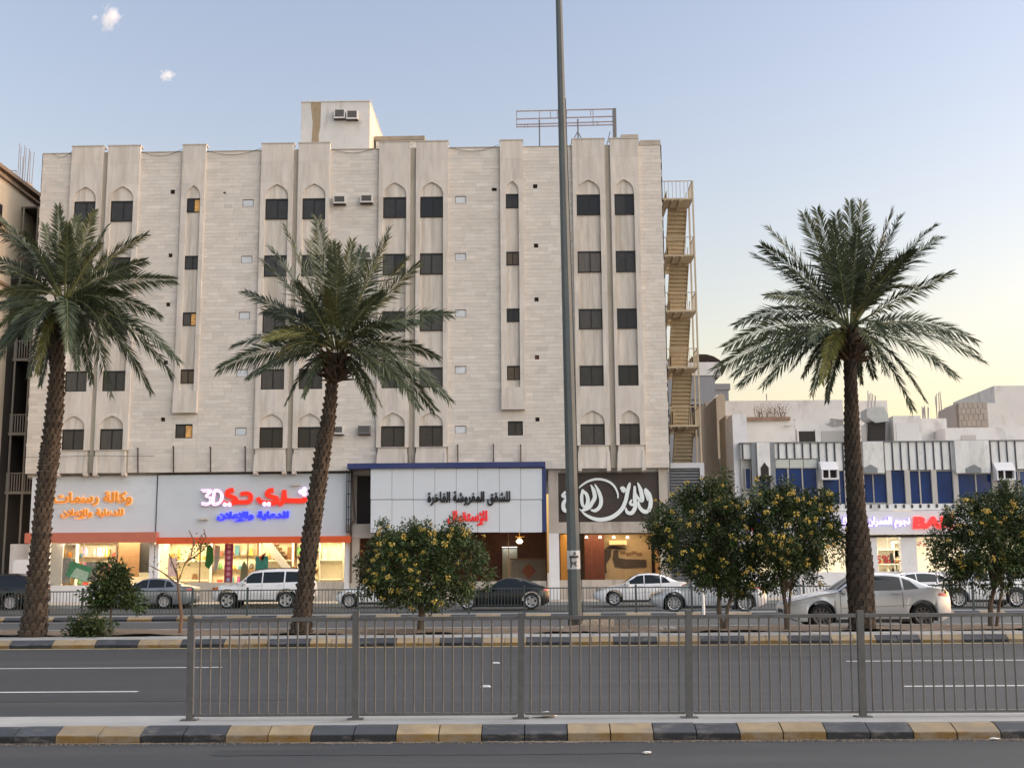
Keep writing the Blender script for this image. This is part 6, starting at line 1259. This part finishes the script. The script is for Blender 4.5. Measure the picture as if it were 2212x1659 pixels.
    for (f0, z0, f1, z1) in seams: patch('panel_gap', [(f0-.0016,z0),(f0+.0016,z0)] if f0 == f1 else [(f0,z0-.004),(f1,z1-.004)], [(f0-.0016,z1),(f0+.0016,z1)] if f0 == f1 else [(f0,z0+.004),(f1,z1+.004)], trim_m, .003, 2 if f0 == f1 else 10)
    # windscreens
    for k, (f0, f1) in enumerate(roofx):
        M = MB(); n = 8; g = []
        for i in range(n+1):
            x = (f0+(f1-f0)*i/n)*L; rg = ring(x); row = [(y*.97,z) for y,z in rg[8:]]; row = [(x,-y,z+.006) for y,z in row]+[(x,y,z+.006) for y,z in row[::-1][1:]]; g += row; q = len(row)
        M.add(g, [(i*q+j,i*q+j+1,(i+1)*q+j+1,(i+1)*q+j) for i in range(n) for j in range(q-1)]); M.build('windscreen' if k == 0 else 'rear_window', cglass, r, smooth=50)
    # sill and bumpers
    patch('sill_trim', [((wf+wr+arch)/L,zb+.005),((wrr-wr-arch)/L,zb+.005)], [((wf+wr+arch)/L,zb+.07),((wrr-wr-arch)/L,zb+.07)], trim_m, .004, 8)
    bx(.15*L,.88*L,-hw*.8,hw*.8,zb-.04,zb+.18).build('underbody', dark_m, r)
    for c in (wf, wrr):
        for sd_ in (-1, 1):
            hub, ty, rim = wheel_parts(wr, spokes, wr*.70, rimm or rim_m); o = link('wheel', hub, None, r); o.location = (c, sd_*(hw-.115), wr); o.rotation_euler = (0, 0.2*(c-wf), 0 if sd_ < 0 else math.pi)
            link('tyre', ty, None, o); link('rim', rim, None, o)
    for f in seams_handles(win): 
        z = interp(Bt,f*L)-.09; y = ysurf(f*L, z); M = MB()
        for sd_ in (-1,1): M.box(f*L-.10,f*L+.10,sd_*(y+.002),sd_*(y+.03),z-.014,z+.014)
        M.build('door_handle', paint, r)
    fm = win[0][0][0][0]+.03 if win else .3; M = MB(); zmr = interp(Bt,fm*L)+.06
    for sd_ in (-1,1): M.xz([(fm*L-.08,zmr-.06),(fm*L+.10,zmr-.07),(fm*L+.12,zmr+.06),(fm*L-.02,zmr+.07)], sd_*(hw*.93), sd_*(hw+.17))
    M.build('mirror', paint if paint.name != 'paint_white' else paint, r)
    zfr = interp(T,.02*L)-.18; bx(-.003,.03,-hw*.40,hw*.40,zb+.24,zb+.34).build('front_grille', trim_m, r); bx(L-.03,L+.012,-.26,.26,zb+.38,zb+.50).build('number_plate', mat('plate_white',(.6,.6,.58),.5), r)
    if rails:
        M = MB()
        for sd_ in (-1,1): M.tube([(f*L,sd_*hw*.66,interp(T,f*L)+.03) for f in (.42,.5,.6,.7,.8,.88)], .018, 5)
        M.build('roof_rail', trim_m, r)
    if extra: extra(r, L, hw, T, patch)
    r.location = (x_front, Y+hw, zg); return r
def seams_handles(win):
    out = []
    for (lo, hi) in win[:2]: out.append(lo[-1][0]-.035)
    return out
def paint(name, col, rough=.28, metal=.0, coat=.6): return mat(name, col, rough, metal=metal, coat=coat, noise=.03, nscale=2, coords='obj', dirt=((col[0]*.75+.05,col[1]*.75+.045,col[2]*.75+.04),(1.5,1.5,4),.58,.35))
p_white = paint('paint_white', (.76,.77,.78)); p_silver = paint('paint_silver', (.42,.44,.46), .3, .35); p_grey = paint('paint_grey', (.24,.26,.285), .3, .4); p_black = paint('paint_black', (.008,.009,.012), .25, 0, .3); p_navy = paint('paint_dark', (.010,.012,.016), .25, 0, .3); p_pearl = paint('paint_pearl', (.55,.58,.61), .25, .15)
SED_T = [(0,.55),(.015,.68),(.06,.76),(.16,.87),(.27,.95),(.30,.98),(.36,1.14),(.43,1.34),(.50,1.43),(.58,1.455),(.68,1.43),(.76,1.34),(.85,1.15),(.90,1.07),(.96,1.05),(.985,1.0),(1,.80)]
SED_B = [(0,.60),(.05,.70),(.2,.86),(.3,.93),(.6,.985),(.85,1.02),(1,.98)]
SED_W = [([(.315,.965),(.40,.975),(.525,.985)],[(.315,.985),(.42,1.22),(.455,1.33),(.525,1.375)]), ([(.535,.985),(.70,1.0)],[(.535,1.378),(.60,1.385),(.66,1.365),(.70,1.335)]), ([(.712,1.005),(.80,1.03)],[(.712,1.325),(.755,1.25),(.80,1.05)])]
SED_L = [('headlight',[(.02,.66),(.13,.74)],[(.02,.70),(.06,.77),(.13,.80)],head_m), ('tail_light',[(.93,.88),(.993,.84)],[(.93,.93),(.99,.98)],tail_m)]
SED_S = [(.325,.32,.325,.93),(.530,.30,.530,.98),(.70,.55,.70,.99),(.33,.55,.90,.66)]
SED_R = [(.315,.47),(.735,.86)]
c = car('parked_car','silver grey sedan parked below the blue 3D sign lettering',205,225,353,415,1316,57.5,.15,SED_T,SED_B,.91,.335,p_grey,14,None,SED_W,SED_L,.20,SED_S,SED_R)
LC_T = [(0,.62),(.01,.95),(.03,1.06),(.10,1.13),(.22,1.18),(.27,1.22),(.30,1.34),(.35,1.60),(.40,1.76),(.50,1.85),(.65,1.88),(.80,1.87),(.92,1.84),(.965,1.74),(.985,1.30),(.995,1.05),(1,.75)]
LC_B = [(0,.80),(.05,1.02),(.25,1.16),(.5,1.20),(.95,1.24),(1,1.1)]
LC_W = [([(.295,1.20),(.40,1.21),(.50,1.215)],[(.295,1.215),(.36,1.54),(.40,1.67),(.50,1.72)]), ([(.512,1.215),(.72,1.23)],[(.512,1.725),(.72,1.745)]), ([(.735,1.235),(.93,1.27)],[(.735,1.745),(.90,1.725),(.93,1.69)])]
car('parked_car','white large off-roader with silver wheels parked in front of the 3D sign shop',454,490,617,672,1315,57.0,.12,LC_T,LC_B,.97,.40,p_white,5,None,LC_W,[('headlight',[(.005,.86),(.07,.90)],[(.005,1.00),(.07,1.06)],amber),('tail_light',[(.955,1.05),(.985,1.05)],[(.955,1.35),(.985,1.35)],tail_m)],.36,[(.31,.5,.31,1.18),(.506,.48,.506,1.2),(.725,.55,.725,1.22),(.33,.62,.72,.62),(.33,.72,.72,.72)],[(.29,.40),(.93,.985)],arch=.12,rails=True)
car('parked_car','white hatchback half hidden behind the round yellow flowering tree',723,754,848,895,1310,56.0,.16,SED_T,SED_B,.87,.32,p_white,10,None,SED_W,SED_L,.19,SED_S,SED_R)
CP_T = [(0,.50),(.015,.62),(.06,.70),(.18,.82),(.28,.88),(.34,.98),(.42,1.20),(.50,1.32),(.57,1.345),(.66,1.32),(.76,1.22),(.86,1.07),(.93,.98),(.985,.93),(1,.75)]
CP_B = [(0,.56),(.05,.66),(.2,.78),(.3,.84),(.6,.89),(.88,.95),(1,.92)]
CP_W = [([(.345,.875),(.45,.885),(.56,.895)],[(.345,.89),(.44,1.14),(.49,1.24),(.56,1.275)]), ([(.57,.897),(.80,.94)],[(.57,1.277),(.66,1.26),(.74,1.17),(.80,.97)])]
car('parked_car','black low coupe parked in front of the reception windows',995,1010,1148,1187,1305,51.2,.18,CP_T,CP_B,.94,.34,p_black,5,None,CP_W,[('headlight',[(.02,.60),(.12,.68)],[(.02,.64),(.12,.75)],head_m),('tail_light',[(.93,.78),(.99,.76)],[(.93,.85),(.99,.87)],tail_m)],.15,[(.35,.28,.35,.85),(.575,.3,.575,.88),(.34,.5,.9,.6)],[(.34,.50),(.70,.86)])
car('parked_car','white sedan parked below the dark calligraphy sign',1284,1327,1438,1490,1303,55.0,.20,SED_T,SED_B,.87,.32,p_white,6,None,SED_W,SED_L,.19,SED_S,SED_R)
car('passing_car','white saloon behind the pair of yellow flowering trees with its red tail light showing',1410,1457,1610,1660,1319,46.0,.18,SED_T,SED_B,.92,.345,p_pearl,10,None,SED_W,[('headlight',[(.02,.66),(.15,.75)],[(.02,.70),(.06,.77),(.15,.82)],head_m),('tail_light',[(.90,.88),(.993,.82)],[(.90,.97),(.99,1.0)],tail_m)],.19,SED_S,SED_R)
up = lambda t_: [(f_,z_*1.06) for f_,z_ in t_]
car('passing_car','silver sedan passing behind the right palm trunk, nearest of all cars',1701,1777,1997,2063,1350,34.7,.10,up(SED_T),up(SED_B),.91,.34,p_pearl,10,mat('rim_dark',(.10,.10,.105),.4,metal=.6),[(up(a_),up(b_)) for a_,b_ in SED_W],[('headlight',[(.012,.66),(.04,.68),(.15,.77)],[(.012,.69),(.06,.77),(.15,.83)],head_m),('tail_light',[(.915,.90),(.993,.84)],[(.915,.95),(.985,1.01)],tail_m)],.18,SED_S,SED_R)
car('parked_car','white sedan whose roof shows above the silver sedan',1850,1905,2050,2105,1306,56.0,.16,SED_T,SED_B,.9,.33,p_white,10,None,SED_W,SED_L,.2,SED_S,SED_R)
SUV_T = [(0,.60),(.012,.86),(.04,.98),(.14,1.06),(.24,1.10),(.28,1.16),(.34,1.42),(.41,1.62),(.50,1.70),(.62,1.71),(.76,1.67),(.87,1.56),(.93,1.35),(.97,1.10),(.99,1.02),(1,.75)]
SUV_B = [(0,.75),(.05,.93),(.25,1.05),(.5,1.08),(.9,1.15),(1,1.0)]
SUV_W = [([(.295,1.09),(.38,1.095),(.49,1.10)],[(.295,1.11),(.35,1.38),(.40,1.52),(.49,1.59)]), ([(.50,1.10),(.68,1.12)],[(.50,1.595),(.68,1.575)]), ([(.69,1.125),(.85,1.19)],[(.69,1.57),(.80,1.47),(.85,1.25)])]
SUV_L = [('headlight',[(.01,.86),(.10,.92)],[(.01,.93),(.10,1.0)],head_m),('tail_light',[(.90,1.0),(.985,.98)],[(.90,1.08),(.98,1.12)],tail_m)]
SUV_S = [(.31,.45,.31,1.07),(.495,.42,.495,1.09),(.685,.55,.685,1.1),(.3,.6,.7,.62)]
car('parked_car','black off-roader cut by the left picture edge',-118,-88,20,78,1320,57.2,.12,SUV_T,SUV_B,.96,.37,p_navy,20,None,SUV_W,SUV_L,.27,SUV_S,[(.285,.42),(.86,.965)],rails=True,arch=.09)
car('parked_car','white off-roader behind the flowering tree at the right edge',2046,2072,2198,2240,1307,50.5,.14,SUV_T,SUV_B,.95,.37,p_white,10,None,SUV_W,SUV_L,.27,SUV_S,[(.285,.42),(.86,.965)],arch=.09)
# ------------------------------------------------------------------ two small clouds, wisps of vapour far away
cm = bpy.data.materials.new('cloud_vapour'); cm.use_nodes = True; t = cm.node_tree; t.nodes.clear()
out = t.nodes.new('ShaderNodeOutputMaterial'); pv = t.nodes.new('ShaderNodeVolumePrincipled'); pv.inputs['Color'].default_value = (1,1,1,1); pv.inputs['Anisotropy'].default_value = .3
tc = t.nodes.new('ShaderNodeTexCoord'); nz = t.nodes.new('ShaderNodeTexNoise'); nz.inputs['Scale'].default_value = 2.6; nz.inputs['Detail'].default_value = 4; t.links.new(tc.outputs['Object'], nz.inputs['Vector'])
ln = t.nodes.new('ShaderNodeVectorMath'); ln.operation = 'LENGTH'; t.links.new(tc.outputs['Object'], ln.inputs[0])
sb_ = t.nodes.new('ShaderNodeMath'); sb_.operation = 'MULTIPLY_ADD'; sb_.inputs[1].default_value = -.7; sb_.inputs[2].default_value = .30; t.links.new(ln.outputs['Value'], sb_.inputs[0])
ad = t.nodes.new('ShaderNodeMath'); ad.operation = 'ADD'; t.links.new(nz.outputs['Fac'], ad.inputs[0]); t.links.new(sb_.outputs[0], ad.inputs[1])
mr = t.nodes.new('ShaderNodeMapRange'); mr.inputs['From Min'].default_value = .40; mr.inputs['From Max'].default_value = .72; mr.inputs['To Max'].default_value = .10; t.links.new(ad.outputs[0], mr.inputs['Value'])
t.links.new(mr.outputs[0], pv.inputs['Density']); t.links.new(pv.outputs[0], out.inputs['Volume'])
bm = bmesh.new(); bmesh.ops.create_icosphere(bm, subdivisions=2, radius=1); cme = bpy.data.meshes.new('cloud'); bm.to_mesh(cme); bm.free(); cme.materials.append(cm)
for px, py, rx, rz, rot, lab in ((238,38,30,42,.25,'larger ragged white cloud wisp at the upper left of the sky'),(360,163,26,17,0,'small white cloud wisp below the larger one'),(204,38,10,12,.3,'faint tiny cloud wisp left of the larger one')):
    p = at(px, py, 1500); k_ = 1500/F; o = link('cloud', cme, None, None, loc=p, rot=(0,rot,0)); o.scale = (rx*k_*1.25, rx*k_, rz*k_*1.25); tag(o, lab, 'cloud', None)
